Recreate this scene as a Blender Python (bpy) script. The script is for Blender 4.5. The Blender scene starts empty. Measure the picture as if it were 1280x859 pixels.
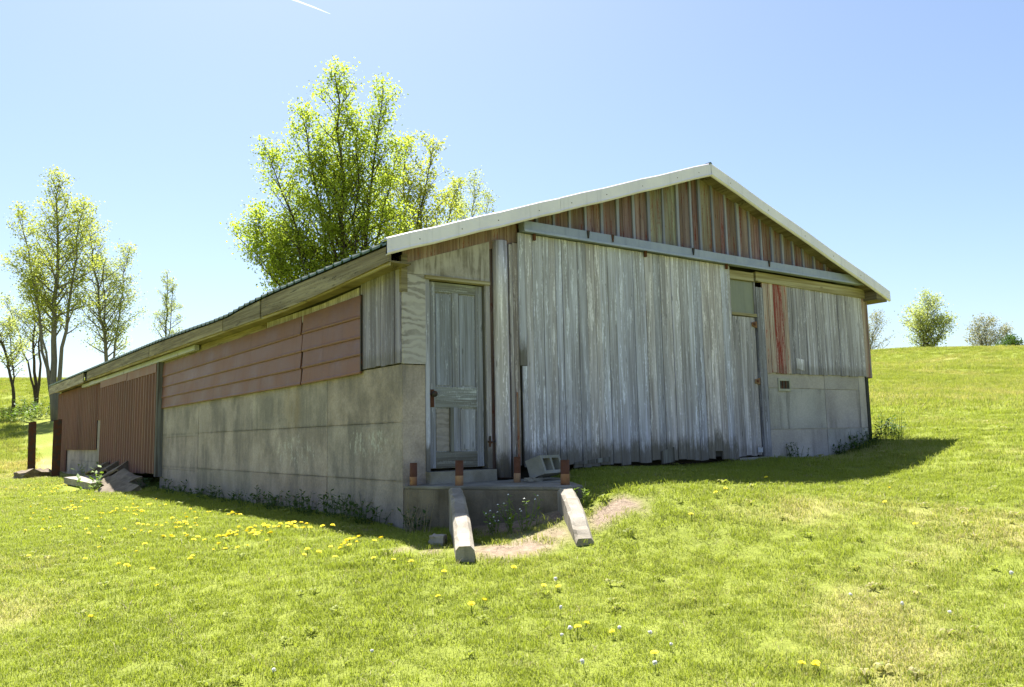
import bpy, bmesh, math, random
import numpy as np
from mathutils import Vector, Matrix, Euler
random.seed(7); rng = np.random.default_rng(7)
scene = bpy.context.scene
COL = scene.collection

# ------------------------------------------------------------------ camera
CAM = np.array([-3.7473, -7.5374, 0.7506]); YAW, PITCH, ROLL, FPX = 0.5995, 0.116, 0.0209, 995.45
FW = np.array([math.sin(YAW)*math.cos(PITCH), math.cos(YAW)*math.cos(PITCH), math.sin(PITCH)])
RT = np.array([math.cos(YAW), -math.sin(YAW), 0.0]); UP = np.cross(RT, FW)
R2 = math.cos(ROLL)*RT - math.sin(ROLL)*UP; U2 = math.sin(ROLL)*RT + math.cos(ROLL)*UP
cam = bpy.data.cameras.new('camera'); camo = bpy.data.objects.new('camera', cam); COL.objects.link(camo)
cam.sensor_width = 36; cam.lens = FPX/1280*36; cam.clip_start = 0.05; cam.clip_end = 30000
M = Matrix.Identity(4)
for i in range(3): M[i][0], M[i][1], M[i][2], M[i][3] = R2[i], U2[i], -FW[i], CAM[i]
camo.matrix_world = M; scene.camera = camo

# ------------------------------------------------------------------ sky, sun, exposure
SUN = Vector((0.13, 0.47, 1.0)).normalized()
world = bpy.data.worlds.new('World'); scene.world = world; world.use_nodes = True
wn = world.node_tree; bg = wn.nodes['Background']; sky = wn.nodes.new('ShaderNodeTexSky')
sky.sky_type = 'NISHITA'; sky.sun_disc = False
sky.sun_elevation = math.asin(SUN.z); sky.sun_rotation = math.atan2(SUN.x, SUN.y)
sky.altitude = 200; sky.air_density = 1.0; sky.dust_density = 1.45; sky.ozone_density = 2.2
wn.links.new(sky.outputs[0], bg.inputs[0]); bg.inputs[1].default_value = 0.0575
sun = bpy.data.lights.new('sun', 'SUN'); suno = bpy.data.objects.new('sun', sun); COL.objects.link(suno)
sun.energy = 5.0; sun.angle = math.radians(0.53); sun.color = (1.0, 0.965, 0.915)
suno.rotation_euler = SUN.to_track_quat('Z', 'Y').to_euler(); suno.location = (0, 0, 30)
vs = scene.view_settings; vs.view_transform = 'Standard'; vs.look = 'None'; vs.gamma = 1; vs.use_curve_mapping = False
vs.exposure = 1.8

# ------------------------------------------------------------------ helpers: pixels and ground
def ray(x, y):
    X, Y = x-640, y-429.5; c, s = math.cos(ROLL), math.sin(ROLL)
    return FW + RT*(c*X-s*Y)/FPX - UP*(s*X+c*Y)/FPX
def at_px(x, y, d): return CAM + ray(x, y)*d
KS = -0.0542
DL = np.array([KS, 1.0, 0])/math.hypot(KS, 1); NL = np.array([-DL[1], DL[0], 0])
def LF(s, o, z): p = DL*s + NL*o; return (p[0], p[1], z)      # left long wall: s back, o out
def FF(s, o, z): return (s, -o, z)                             # gable wall: s to the right, o out

CP = [(0,0,-.17),(-.1,1.84,-.13),(-.24,4.4,-.13),(-.39,7.15,-.14),(-.52,9.6,-.13),(-.83,15.2,-.06),(-1.16,21.4,-.1),
 (1.9,-.15,.27),(2.3,0,.33),(3.3,0,.33),(4.8,0,.33),(5.84,0,.37),(7.17,0,.34),(8.0,0,.45),(8.5,0,.58),(8.5,2,.8),(8.5,8,1.1),(8.5,22,2.0),
 (1.15,-1.78,.19),(1.57,-1.76,.27),(2.12,-1.86,.27),(2.59,-1.95,.24),(3.6,-2.15,.18),(4.4,-2.2,.16),(5.25,-2.06,.17),(6.59,-1.82,.28),(.98,-2.2,.03),(.55,-2.42,-.16),(-.5,-2.08,-.21),(-.15,-1.68,-.14),(.32,-1.72,-.09),(.45,-1.3,-.09),(.15,-.9,-.12),(-.3,-.6,-.15),(-.74,-1.57,-.13),(-.7,-.9,-.13),(-.75,.2,-.12),(-.88,2.2,-.15),(-1.4,-.5,-.2),(-1.3,-2.2,-.28),
 (-1.6,1.5,-.2),(-1.2,5,-.18),(-1.5,10,-.19),
 (-3.75,-7.54,-.80),(-1,-3.4,-.46),(-3,-1,-.47),(-4,4,-.35),(-3,12,-.24),(-6,0,-.62),(-8,8,-.45),(-6,20,-.1),(-12,5,-.6),(-5,-4,-.7),
 (3.1,-1.2,.28),(7,-1.2,.38),(8.5,-1.44,.56),(2.5,-3.5,-.08),(5,-4.5,.0),(1,-5,-.45),(3,-7,-.4),(8,-5,.3),(12,-3,.72),(10,-8,.2),
 (11,0,.85),(14,4,1.45),(20,-4,1.2),(16,-14,.2),(-10,-12,-.9),(0,-14,-.8),
 (-2.5,27,.3),(-6,30,.5),(2,30,1.5),(12,25,2.5),(-14,25,.3),(20,30,3.8)]
for x in (1100, 1190, 1280, 1500, 1800): CP.append(tuple(at_px(x, 438.5-.01*(x-1100), 95)))
for x in (-400, -150, 0, 60): CP.append(tuple(at_px(x, 476, 85)))
for x in (300, 640, 900): CP.append(tuple(at_px(x, 466, 90)))
for x in (1100, 1280, 1600): CP.append(tuple(at_px(x, 462, 50)))
for x in (1120, 1280, 1600): CP.append(tuple(at_px(x, 498, 24)))
for x in (-150, 0, 60): CP.append(tuple(at_px(x, 520, 45)))
for x in (-300, 0, 300, 640, 900, 1100, 1280, 1500, 1900):
    p = at_px(x, 460, 135); CP.append((p[0], p[1], 7.2 if x < 700 else 9.0))
CP = np.array(CP)
def _tps(r2): return np.where(r2 > 1e-12, r2*np.log(np.maximum(r2, 1e-12)), 0)
_n = len(CP); _A = np.zeros((_n+3, _n+3))
_A[:_n, :_n] = _tps(((CP[:, None, :2]-CP[None, :, :2])**2).sum(-1)) + np.eye(_n)*0.006
_A[:_n, _n] = 1; _A[:_n, _n+1:] = CP[:, :2]; _A[_n:, :_n] = _A[:_n, _n:].T
_W = np.linalg.solve(_A, np.concatenate([CP[:, 2], np.zeros(3)]))
def hashn(ix, iy, seed):
    h = (ix.astype(np.int64)*374761393 + iy.astype(np.int64)*668265263 + seed*1442695041) & 0xffffffff
    h = ((h ^ (h >> 13))*1274126177) & 0xffffffff
    return ((h ^ (h >> 16)) & 0xffff)/65535.0
def vnoise(x, y, seed=0):
    xi, yi = np.floor(x), np.floor(y); fx, fy = x-xi, y-yi
    fx, fy = fx*fx*(3-2*fx), fy*fy*(3-2*fy)
    a, b = hashn(xi, yi, seed), hashn(xi+1, yi, seed); c, d = hashn(xi, yi+1, seed), hashn(xi+1, yi+1, seed)
    return (a*(1-fx)+b*fx)*(1-fy) + (c*(1-fx)+d*fx)*fy
def fbm(x, y, seed=0, o=4):
    t = 0; a = .5; 
    for k in range(o): t = t + a*vnoise(x, y, seed+k); x, y, a = x*2.03+5.1, y*2.03+1.7, a*.5
    return t/(1-.5**o)
def gz(x, y):
    x = np.asarray(x, float); y = np.asarray(y, float); sh = x.shape; x = x.ravel(); y = y.ravel()
    dx, dy = x-CAM[0], y-CAM[1]; r = np.hypot(dx, dy)+1e-9; k = np.minimum(1, 140/r)
    ex, ey = CAM[0]+dx*k, CAM[1]+dy*k
    z = np.zeros(len(ex))
    for i in range(0, len(ex), 20000):
        s = slice(i, i+20000)
        z[s] = _tps((ex[s, None]-CP[None, :, 0])**2 + (ey[s, None]-CP[None, :, 1])**2) @ _W[:_n] + _W[_n] + _W[_n+1]*ex[s] + _W[_n+2]*ey[s]
    z = np.clip(z, -1.6, 14) - np.maximum(0, r-140)*.035
    z += (fbm(x*.6, y*.6, 3)-.5)*.05*np.clip((r-4)/6, .3, 1) + (fbm(x*.12, y*.12, 9)-.5)*.5*np.clip((r-25)/30, 0, 1)
    return z.reshape(sh)
def ground_hit(px, py):
    v = ray(px, py); t = np.concatenate([np.arange(2.5, 30, .03), np.arange(30, 120, .3)])
    P = CAM[None]+v[None]*t[:, None]; h = P[:, 2]-gz(P[:, 0], P[:, 1]); i = np.argmax(h < 0)
    if not (h < 0).any(): i = len(t)-1
    return P[i, 0], P[i, 1], float(gz(P[i, 0], P[i, 1]))

# ------------------------------------------------------------------ helpers: objects
def mk(name, verts, faces, mat, parent=None, smooth=False, origin=None, mats=None, fm=None, color=None):
    v = np.array(verts, float)
    if origin is None: origin = np.array([(v[:, 0].min()+v[:, 0].max())/2, (v[:, 1].min()+v[:, 1].max())/2, v[:, 2].min()])
    origin = np.array(origin, float)
    me = bpy.data.meshes.new(name); me.from_pydata((v-origin).tolist(), [], [list(f) for f in faces]); me.update()
    for m in (mats or [mat]): me.materials.append(m)
    if fm is not None: me.polygons.foreach_set('material_index', fm)
    if smooth: me.polygons.foreach_set('use_smooth', [True]*len(me.polygons))
    o = bpy.data.objects.new(name, me); COL.objects.link(o)
    if parent is not None:
        o.parent = parent; o.location = Vector(origin)-Vector(parent['_w'])
    else: o.location = origin
    o['_w'] = list(origin)
    if color is not None: o.color = (*color, 1) if len(color) == 3 else color
    return o
def empty(name, loc):
    o = bpy.data.objects.new(name, None); COL.objects.link(o); o.location = loc; o['_w'] = [float(a) for a in loc]; o.empty_display_size = .2
    return o
def tag(o, label=None, cat=None, group=None, kind=None):
    if label: o['label'] = label
    if cat: o['category'] = cat
    if group: o['group'] = group
    if kind: o['kind'] = kind
    return o
BF = [(0,3,2,1),(4,5,6,7),(0,1,5,4),(1,2,6,5),(2,3,7,6),(3,0,4,7)]
def slab(fr, s0, s1, o0, o1, zb0, zb1, zt0, zt1, st0=None, st1=None, tip=0):
    """eight corners; s0..s1 along the wall, o0 back, o1 front; bottom and top heights at each end; st = s at top; tip pushes the bottom out"""
    st0 = s0 if st0 is None else st0; st1 = s1 if st1 is None else st1
    return [fr(s0, o1+tip, zb0), fr(s1, o1+tip, zb1), fr(s1, o0+tip, zb1), fr(s0, o0+tip, zb0),
            fr(st0, o1, zt0), fr(st1, o1, zt1), fr(st1, o0, zt1), fr(st0, o0, zt0)]
def board(name, parent, mat, fr, s0, s1, o0, o1, zb, zt, zb1=None, zt1=None, color=None, **k):
    v = slab(fr, s0, s1, o0, o1, zb, zb if zb1 is None else zb1, zt, zt if zt1 is None else zt1, **k)
    f = BF if fr is FF else [tuple(reversed(q)) for q in BF]
    return mk(name, v, f, mat, parent, color=color)
def tube(V, Fc, pts, rads, n=6, cap=True):
    b = len(V); pts = [np.array(p, float) for p in pts]; ref = np.array([0.31, 0.87, 0.38])
    for i, p in enumerate(pts):
        d = pts[min(i+1, len(pts)-1)]-pts[max(i-1, 0)]; d = d/(np.linalg.norm(d)+1e-9)
        a = np.cross(d, ref); a /= np.linalg.norm(a)+1e-9; c = np.cross(d, a)
        for k in range(n):
            t = 2*math.pi*k/n; V.append(tuple(p + rads[i]*(math.cos(t)*a+math.sin(t)*c)))
    for i in range(len(pts)-1):
        for k in range(n):
            q = (k+1) % n; Fc.append((b+i*n+k, b+i*n+q, b+(i+1)*n+q, b+(i+1)*n+k))
    if cap:
        Fc.append(tuple(b+k for k in reversed(range(n)))); Fc.append(tuple(b+(len(pts)-1)*n+k for k in range(n)))

# ------------------------------------------------------------------ materials
class NT:
    def __init__(s, name):
        s.m = bpy.data.materials.new(name); s.m.use_nodes = True; s.t = s.m.node_tree; s.t.nodes.clear()
        s.out = s.n('ShaderNodeOutputMaterial')
    def n(s, ty, **k):
        x = s.t.nodes.new(ty)
        for a, b in k.items(): setattr(x, a, b)
        return x
    def l(s, a, b): s.t.links.new(a, b)
    def val(s, sock, v):
        if isinstance(v, bpy.types.NodeSocket): s.l(v, sock)
        else: sock.default_value = v
    def math(s, op, a, b=0.0, clamp=False):
        x = s.n('ShaderNodeMath', operation=op, use_clamp=clamp); s.val(x.inputs[0], a); s.val(x.inputs[1], b); return x.outputs[0]
    def vm(s, op, a, b):
        x = s.n('ShaderNodeVectorMath', operation=op); s.val(x.inputs[0], a); s.val(x.inputs[1], b); return x.outputs[0]
    def noise(s, vec, scale=1, detail=5, rough=.55, dist=0.0):
        x = s.n('ShaderNodeTexNoise'); s.l(vec, x.inputs['Vector']); x.inputs['Scale'].default_value = scale
        x.inputs['Detail'].default_value = detail; x.inputs['Roughness'].default_value = rough; x.inputs['Distortion'].default_value = dist
        return x.outputs['Fac']
    def mr(s, v, a, b, c=0.0, d=1.0):
        x = s.n('ShaderNodeMapRange'); x.interpolation_type = 'SMOOTHSTEP'; s.val(x.inputs[0], v)
        for i, q in enumerate((a, b, c, d)): x.inputs[i+1].default_value = q
        return x.outputs[0]
    def mix(s, f, a, b, mode='MIX'):
        x = s.n('ShaderNodeMix', data_type='RGBA', blend_type=mode); s.val(x.inputs[0], f)
        for i, q in ((6, a), (7, b)):
            if isinstance(q, bpy.types.NodeSocket): s.l(q, x.inputs[i])
            else: x.inputs[i].default_value = (*q, 1)
        return x.outputs[2]
    def bump(s, h, strength=.4, dist=.01):
        x = s.n('ShaderNodeBump'); x.inputs['Strength'].default_value = strength; x.inputs['Distance'].default_value = dist; s.l(h, x.inputs['Height']); return x.outputs[0]
    def pbr(s, col, rough=.85, metal=0.0, bump=None, spec=.3):
        b = s.n('ShaderNodeBsdfPrincipled')
        if isinstance(col, bpy.types.NodeSocket): s.l(col, b.inputs['Base Color'])
        else: b.inputs['Base Color'].default_value = (*col, 1)
        s.val(b.inputs['Roughness'], rough); s.val(b.inputs['Metallic'], metal); b.inputs['Specular IOR Level'].default_value = spec
        if bump is not None: s.l(bump, b.inputs['Normal'])
        s.l(b.outputs[0], s.out.inputs[0]); return s.m
    def coords(s, mult, shift=53.0):
        tc = s.n('ShaderNodeTexCoord'); oi = s.n('ShaderNodeObjectInfo')
        r = s.math('MULTIPLY', oi.outputs['Random'], shift)
        a = s.vm('ADD', tc.outputs['Object'], s.comb(r, r, r)); s.obj = tc.outputs['Object']; s.rnd = oi.outputs['Random']; s.ocol = oi.outputs['Color']
        s.base = a
        return s.vm('MULTIPLY', a, mult)
    def comb(s, x, y, z):
        c = s.n('ShaderNodeCombineXYZ'); s.val(c.inputs[0], x); s.val(c.inputs[1], y); s.val(c.inputs[2], z); return c.outputs[0]
    def z(s, vec):
        x = s.n('ShaderNodeSeparateXYZ'); s.l(vec, x.inputs[0]); return x.outputs[2]

def wood(name, dark, mid, light, paint=None, pa=.5, foot=0.0, footh=.4, grain=1.0, horiz=False):
    t = NT(name); SC = (lambda a, b: (b, b, a)) if horiz else (lambda a, b: (a, a, b))
    v = t.coords(SC(55, 1.3)); n1 = t.noise(v, 1, 7, .65, .4)
    v2 = t.vm('MULTIPLY', t.base, SC(16, .55)); n2 = t.noise(v2, 1, 4, .6)
    v3 = t.vm('MULTIPLY', t.base, SC(140, 3.0)); n3 = t.noise(v3, 1, 3, .6)
    c = t.mix(t.mr(n1, .3, .7), dark, mid); c = t.mix(t.mr(n2, .42, .7), c, light)
    c = t.mix(t.mr(n3, .60, .78, 0, .55*grain), c, tuple(a*.45 for a in dark))
    # knots
    vk = t.vm('MULTIPLY', t.base, SC(8, 2.2)); vo = t.n('ShaderNodeTexVoronoi'); t.l(vk, vo.inputs['Vector']); vo.inputs['Scale'].default_value = 1.0
    c = t.mix(t.mr(vo.outputs['Distance'], .05, .12, .6, 0), c, tuple(a*.5 for a in dark))
    if paint:
        vp = t.vm('MULTIPLY', t.base, SC(26, 1.6)); p1 = t.noise(vp, 1, 8, .7, .8)
        pv = t.noise(t.vm('MULTIPLY', t.base, (90, 90, 25)), 1, 4, .7)
        m = t.math('ADD', p1, t.math('MULTIPLY', t.math('SUBTRACT', pv, .5), .35))
        c = t.mix(t.mr(m, .62-.25*pa, .72-.25*pa), c, paint)
    c = t.mix(1.0, c, t.ocol, 'MULTIPLY')
    if foot:
        zz = t.z(t.obj); nf = t.noise(t.vm('MULTIPLY', t.base, (14, 14, 5)), 1, 5, .7)
        f = t.math('SUBTRACT', t.math('ADD', t.mr(zz, 0, footh, .72, 0), nf), .62)
        c = t.mix(t.mr(f, 0, .5, 0, foot), c, (.11, .095, .075))
    h = t.math('ADD', t.math('MULTIPLY', n1, .6), t.math('MULTIPLY', n3, .5))
    return t.pbr(c, .9, 0, t.bump(h, .55, .006), .2)

def concrete(name, a, b, stain=.5, chalk=0.0, scale=1.0):
    t = NT(name); v = t.coords((1, 1, 1), 31.0)
    big = t.noise(v, 1.3*scale, 6, .6); fine = t.noise(v, 38*scale, 4, .6)
    c = t.mix(t.mr(big, .35, .68), a, b)
    st = t.noise(t.vm('MULTIPLY', t.base, (5.5, 5.5, .45)), 1, 6, .68); s2 = t.noise(v, .9, 3, .5)
    f = t.math('MULTIPLY', t.mr(st, .48, .68), t.mr(s2, .4, .62))
    c = t.mix(t.math('MULTIPLY', f, stain), c, tuple(q*.33 for q in a))
    if chalk:
        ck = t.noise(t.vm('MULTIPLY', t.base, (9, 9, 3.2)), 1, 8, .75); cb = t.noise(v, 1.0, 2, .5)
        c = t.mix(t.math('MULTIPLY', t.math('MULTIPLY', t.mr(ck, .60, .70), t.mr(cb, .5, .62)), chalk), c, (.5, .48, .44))
    vo = t.n('ShaderNodeTexVoronoi'); t.l(v, vo.inputs['Vector']); vo.inputs['Scale'].default_value = 26
    pit = t.mr(vo.outputs['Distance'], .05, .14, 1, 0); pm = t.mr(t.noise(v, 5, 3), .52, .62)
    pit = t.math('MULTIPLY', pit, pm); c = t.mix(t.math('MULTIPLY', pit, .6), c, tuple(q*.4 for q in a))
    c = t.mix(t.mr(fine, .3, .7, .18, 0), c, (.05, .048, .04)); c = t.mix(1.0, c, t.ocol, 'MULTIPLY')
    h = t.math('SUBTRACT', t.math('ADD', t.math('MULTIPLY', fine, .5), big), pit)
    return t.pbr(c, .92, 0, t.bump(h, .5, .008), .2)

def metal_paint(name, col, fade, rough=.5, rust=.0, metal=0.0):
    t = NT(name); v = t.coords((1, 1, 1), 17.0); n = t.noise(v, 2.2, 5, .6); st = t.noise(t.vm('MULTIPLY', t.base, (12, 12, .8)), 1, 5, .6)
    c = t.mix(t.mr(n, .35, .7), col, fade); c = t.mix(t.mr(st, .5, .75, 0, .35), c, tuple(q*.6 for q in col))
    sp = t.noise(v, 40, 3, .6); c = t.mix(t.mr(sp, .62, .75, 0, .25), c, tuple(min(1, q*1.5) for q in fade))
    if rust:
        r = t.noise(v, 7, 6, .7); c = t.mix(t.mr(r, .62-.3*rust, .72-.3*rust), c, (.10, .035, .015))
    c = t.mix(1.0, c, t.ocol, 'MULTIPLY')
    return t.pbr(c, t.mr(n, .2, .8, rough-.1, rough+.15), metal, t.bump(t.math('ADD', n, t.math('MULTIPLY', sp, .08)), .25, .02), .4)

M_DOORWOOD = wood('wood_weathered_grey', (.258,.234,.262), (.44,.408,.468), (.55,.525,.635), (.71,.685,.80), .36, .85, .5)
M_DOORWOODH = wood('wood_weathered_rail', (.235,.222,.21), (.40,.39,.39), (.50,.51,.55), (.68,.69,.73), .3, .3, .2, 1.0, True)
M_DOORLEAF = wood('wood_entry_door', (.25,.235,.25), (.42,.40,.445), (.50,.49,.58), (.66,.645,.74), .26, 0)
M_SIDING = wood('wood_siding_grey', (.235,.213,.238), (.41,.378,.437), (.52,.492,.588), (.67,.64,.755), .32, .4, .25)
M_REDOLD = wood('wood_old_red', (.21,.155,.14), (.36,.30,.275), (.45,.41,.39), (.28,.09,.07), .34, 0)
M_REDPAINT = wood('wood_red_paint', (.22,.07,.06), (.30,.17,.15), (.40,.33,.31), (.21,.035,.03), .66, .3, .2)
M_GABLE = wood('wood_gable_brown', (.12,.078,.076), (.21,.148,.142), (.275,.215,.212), (.165,.05,.042), .3, 0)
M_MOSSY = wood('wood_mossy_fascia', (.12,.095,.062), (.225,.185,.125), (.30,.26,.18), (.06,.05,.04), .2, 0, horiz=True)
M_LATH = wood('wood_yellow_lath', (.22,.175,.095), (.36,.31,.20), (.44,.39,.28), None, 0, 0, horiz=True)
M_PLY = None
M_DARKPOST = wood('wood_dark_post', (.07,.06,.05), (.14,.13,.12), (.24,.24,.24), None, 0, 0)
def plywood():
    t = NT('plywood_weathered'); v = t.coords((2.6, 2.6, 5.5), 9.0); w = t.n('ShaderNodeTexWave'); w.wave_type = 'BANDS'; w.bands_direction = 'Z'
    t.l(v, w.inputs['Vector']); w.inputs['Scale'].default_value = .75; w.inputs['Distortion'].default_value = 9; w.inputs['Detail'].default_value = 6; w.inputs['Detail Scale'].default_value = 2.2
    n = t.noise(t.base, 3, 6, .65); c = t.mix(t.mr(w.outputs['Fac'], .1, .75), (.22,.195,.195), (.43,.395,.41)); c = t.mix(t.mr(n, .32, .60, 0, .75), c, (.44,.405,.42)); c = t.mix(1.0, c, t.ocol, 'MULTIPLY')
    return t.pbr(c, .9, 0, t.bump(w.outputs['Fac'], .3, .004), .2)
M_PLY = plywood()
def plypanel():
    t = NT('plywood_header'); v = t.coords((7, 7, .8), 9.0); n1 = t.noise(v, 1, 6, .6, 1.6); n2 = t.noise(t.base, 4, 5, .6)
    c = t.mix(t.mr(n1, .42, .6), (.20,.172,.155), (.40,.36,.36)); c = t.mix(t.mr(n2, .4, .7, 0, .7), c, (.50,.45,.455))
    return t.pbr(c, .9, 0, t.bump(n1, .3, .004), .2)
M_PLYH = plypanel()
def concrete_long():
    t = NT('concrete_long_wall'); g = t.n('ShaderNodeNewGeometry'); P = g.outputs['Position']; oi = t.n('ShaderNodeObjectInfo')
    x = t.n('ShaderNodeSeparateXYZ'); t.l(P, x.inputs[0]); X, Y, Z = x.outputs
    S = t.math('SUBTRACT', Y, X)
    V = lambda a, b: t.comb(t.math('MULTIPLY', S, a), 3.3, t.math('MULTIPLY', Z, b))
    n0 = t.noise(V(2.2, 2.2), 1, 7, .65); blot = t.noise(V(1.2, 1.0), 1, 7, .66); stre = t.noise(V(5.0, .9), 1, 6, .66); fine = t.noise(V(45, 45), 1, 4, .6)
    c = t.mix(t.mr(n0, .35, .68), (.36,.295,.265), (.50,.415,.385))
    f = t.math('MULTIPLY', t.mr(blot, .40, .60), t.mr(stre, .30, .62, .25, 1)); c = t.mix(t.math('MULTIPLY', f, .72), c, (.17,.15,.15))
    st2 = t.noise(V(13, 1.1), 1, 4, .6); c = t.mix(t.mr(st2, .60, .80, 0, .4), c, (.15,.14,.125))
    for zj in (.92, .31):
        dz = t.math('ABSOLUTE', t.math('SUBTRACT', t.math('ADD', Z, t.math('MULTIPLY', t.math('SUBTRACT', n0, .5), .05)), zj)); c = t.mix(t.math('MULTIPLY', t.mr(dz, .0, .035, .4, 0), t.mr(blot, .35, .6, .0, 1)), c, (.11,.10,.09))
    damp = t.math('ADD', t.mr(Z, -.2, .45, .75, 0), t.math('MULTIPLY', t.math('SUBTRACT', n0, .5), .9), True); c = t.mix(t.math('MULTIPLY', damp, .55), c, (.17,.145,.125))
    def zone(y, z, ry, rz):
        q = t.vm('DIVIDE', t.vm('SUBTRACT', t.comb(0.0, Y, Z), (0, y, z)), (1, ry, rz)); ln = t.n('ShaderNodeVectorMath', operation='LENGTH'); t.l(q, ln.inputs[0]); return t.mr(ln.outputs['Value'], .35, 1.1, 1, 0)
    zz = t.math('MAXIMUM', zone(.75, .70, .95, .30), zone(2.9, .62, 1.2, .36)); ck = t.noise(V(13, 7), 1, 9, .8)
    c = t.mix(t.math('MULTIPLY', t.mr(t.math('ADD', ck, t.math('MULTIPLY', zz, .13)), .62, .76, 0, .75), zz), c, (.60,.57,.53))
    c = t.mix(t.math('MULTIPLY', zone(2.95, 1.2, .35, .42), t.mr(stre, .4, .6, .1, .55)), c, (.36,.25,.15))
    vo = t.n('ShaderNodeTexVoronoi'); t.l(V(24, 24), vo.inputs['Vector']); vo.inputs['Scale'].default_value = 1
    pit = t.math('MULTIPLY', t.mr(vo.outputs['Distance'], .05, .16, 1, 0), t.mr(t.noise(V(3, 3), 1, 3), .52, .62)); c = t.mix(t.math('MULTIPLY', pit, .7), c, (.09,.085,.075))
    c = t.mix(t.mr(fine, .3, .7, .22, 0), c, (.06,.055,.05)); c = t.mix(1.0, c, oi.outputs['Color'], 'MULTIPLY')
    return t.pbr(c, .93, 0, t.bump(t.math('SUBTRACT', t.math('ADD', t.math('MULTIPLY', fine, .5), n0), pit), .5, .008), .2)
M_CONC_L = concrete_long()
M_CONC_R = concrete('concrete_gable_wall', (.37,.335,.335), (.50,.455,.455), .65, .35)
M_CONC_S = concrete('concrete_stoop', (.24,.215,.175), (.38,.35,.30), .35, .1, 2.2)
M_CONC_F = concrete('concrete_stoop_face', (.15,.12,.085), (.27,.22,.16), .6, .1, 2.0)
M_BLOCK = concrete('concrete_block', (.26,.25,.22), (.36,.34,.31), .2, .1, 3)
M_REDMETAL = metal_paint('red_metal_siding', (.17,.075,.058), (.20,.093,.074), .55)
M_TRIM = metal_paint('white_metal_trim', (.72,.665,.79), (.79,.735,.85), .4)
M_RAIL = metal_paint('blue_grey_rail', (.25,.28,.42), (.32,.345,.49), .55)
M_GALV = metal_paint('galvanised_track', (.36,.37,.47), (.46,.47,.57), .5, .1)
M_ROOF = metal_paint('green_metal_roof', (.045,.085,.06), (.07,.11,.08), .45)
M_IRON = metal_paint('dark_iron', (.02,.018,.016), (.04,.03,.025), .6, .3)
M_RUST = metal_paint('rust_brown', (.085,.032,.022), (.13,.05,.03), .85, .5)
M_RUSTP = metal_paint('rust_orange_bare', (.30,.13,.06), (.42,.26,.16), .85, .2)
M_STEELPOST = metal_paint('rusty_steel_post', (.045,.032,.026), (.09,.05,.035), .8, .6)
M_PANE = metal_paint('clouded_pane', (.20,.205,.155), (.23,.235,.185), .35)
M_TAR = metal_paint('black_tar', (.02,.02,.02), (.04,.04,.038), .8)
M_INSIDE = NT('dark_inside').pbr((.05,.045,.04), .95)

def plant_mat(name, c1, c2, trans=.45, rnd=True, att=None, dry=None):
    t = NT(name); g = t.n('ShaderNodeNewGeometry'); oi = t.n('ShaderNodeObjectInfo')
    n = t.noise(g.outputs['Position'], 2.3, 4, .6)
    f = t.math('ADD', t.math('MULTIPLY', g.outputs['Random Per Island'], .6), t.math('MULTIPLY', t.math('SUBTRACT', n, .3), .9), True)
    c = t.mix(f, c1, c2)
    if dry:
        a = t.n('ShaderNodeAttribute'); a.attribute_type = 'INSTANCER'; a.attribute_name = 'dry'
        k = t.math('ADD', a.outputs['Fac'], t.math('MULTIPLY', t.math('SUBTRACT', g.outputs['Random Per Island'], .5), .85))
        c = t.mix(t.mr(k, .28, .85), c, dry)
    d = t.n('ShaderNodeBsdfPrincipled'); t.l(c, d.inputs['Base Color']); d.inputs['Roughness'].default_value = .6; d.inputs['Specular IOR Level'].default_value = .25
    tr = t.n('ShaderNodeBsdfTranslucent'); t.l(t.mix(1.0, c, (1.08, 1.15, .6), 'MULTIPLY'), tr.inputs[0])
    mx = t.n('ShaderNodeMixShader'); mx.inputs[0].default_value = trans
    t.l(d.outputs[0], mx.inputs[1]); t.l(tr.outputs[0], mx.inputs[2]); t.l(mx.outputs[0], t.out.inputs[0]); return t.m
M_GRASS = plant_mat('grass_blade', (.19,.228,.034), (.33,.362,.07), .5, dry=(.42,.37,.19))
M_GRASS2 = plant_mat('grass_rough', (.19,.22,.035), (.32,.34,.07), .48, dry=(.44,.37,.17))
M_LEAF = plant_mat('leaf_spring_green', (.235,.305,.035), (.42,.455,.09), .7)
M_LEAFY = plant_mat('leaf_yellow_green', (.27,.30,.06), (.44,.45,.13), .62)
M_LEAFP = plant_mat('leaf_pale', (.28,.31,.12), (.43,.45,.22), .58)
M_LEAFG = plant_mat('bud_grey', (.25,.25,.19), (.38,.36,.28), .3)
M_WEED = plant_mat('weed_leaf', (.04,.085,.018), (.09,.15,.03), .35)
M_WEEDL = plant_mat('weed_leaf_light', (.12,.19,.03), (.2,.27,.05), .4)
M_STRAW = plant_mat('dead_stalk', (.22,.17,.10), (.36,.29,.19), .2)
M_YELLOW = NT('dandelion_yellow').pbr((.85,.70,.015), .7)
M_WHITE = NT('dandelion_seed_white').pbr((.72,.71,.68), .9)
def bark(name, a, b):
    t = NT(name); v = t.coords((6, 6, 1.2)); n = t.noise(v, 2, 6, .65); return t.pbr(t.mix(n, a, b), .95, 0, t.bump(n, .6, .03), .1)
M_BARK = bark('bark_dark', (.035,.028,.022), (.11,.09,.07)); M_BARKG = bark('bark_grey', (.10,.09,.08), (.22,.20,.18))

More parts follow.
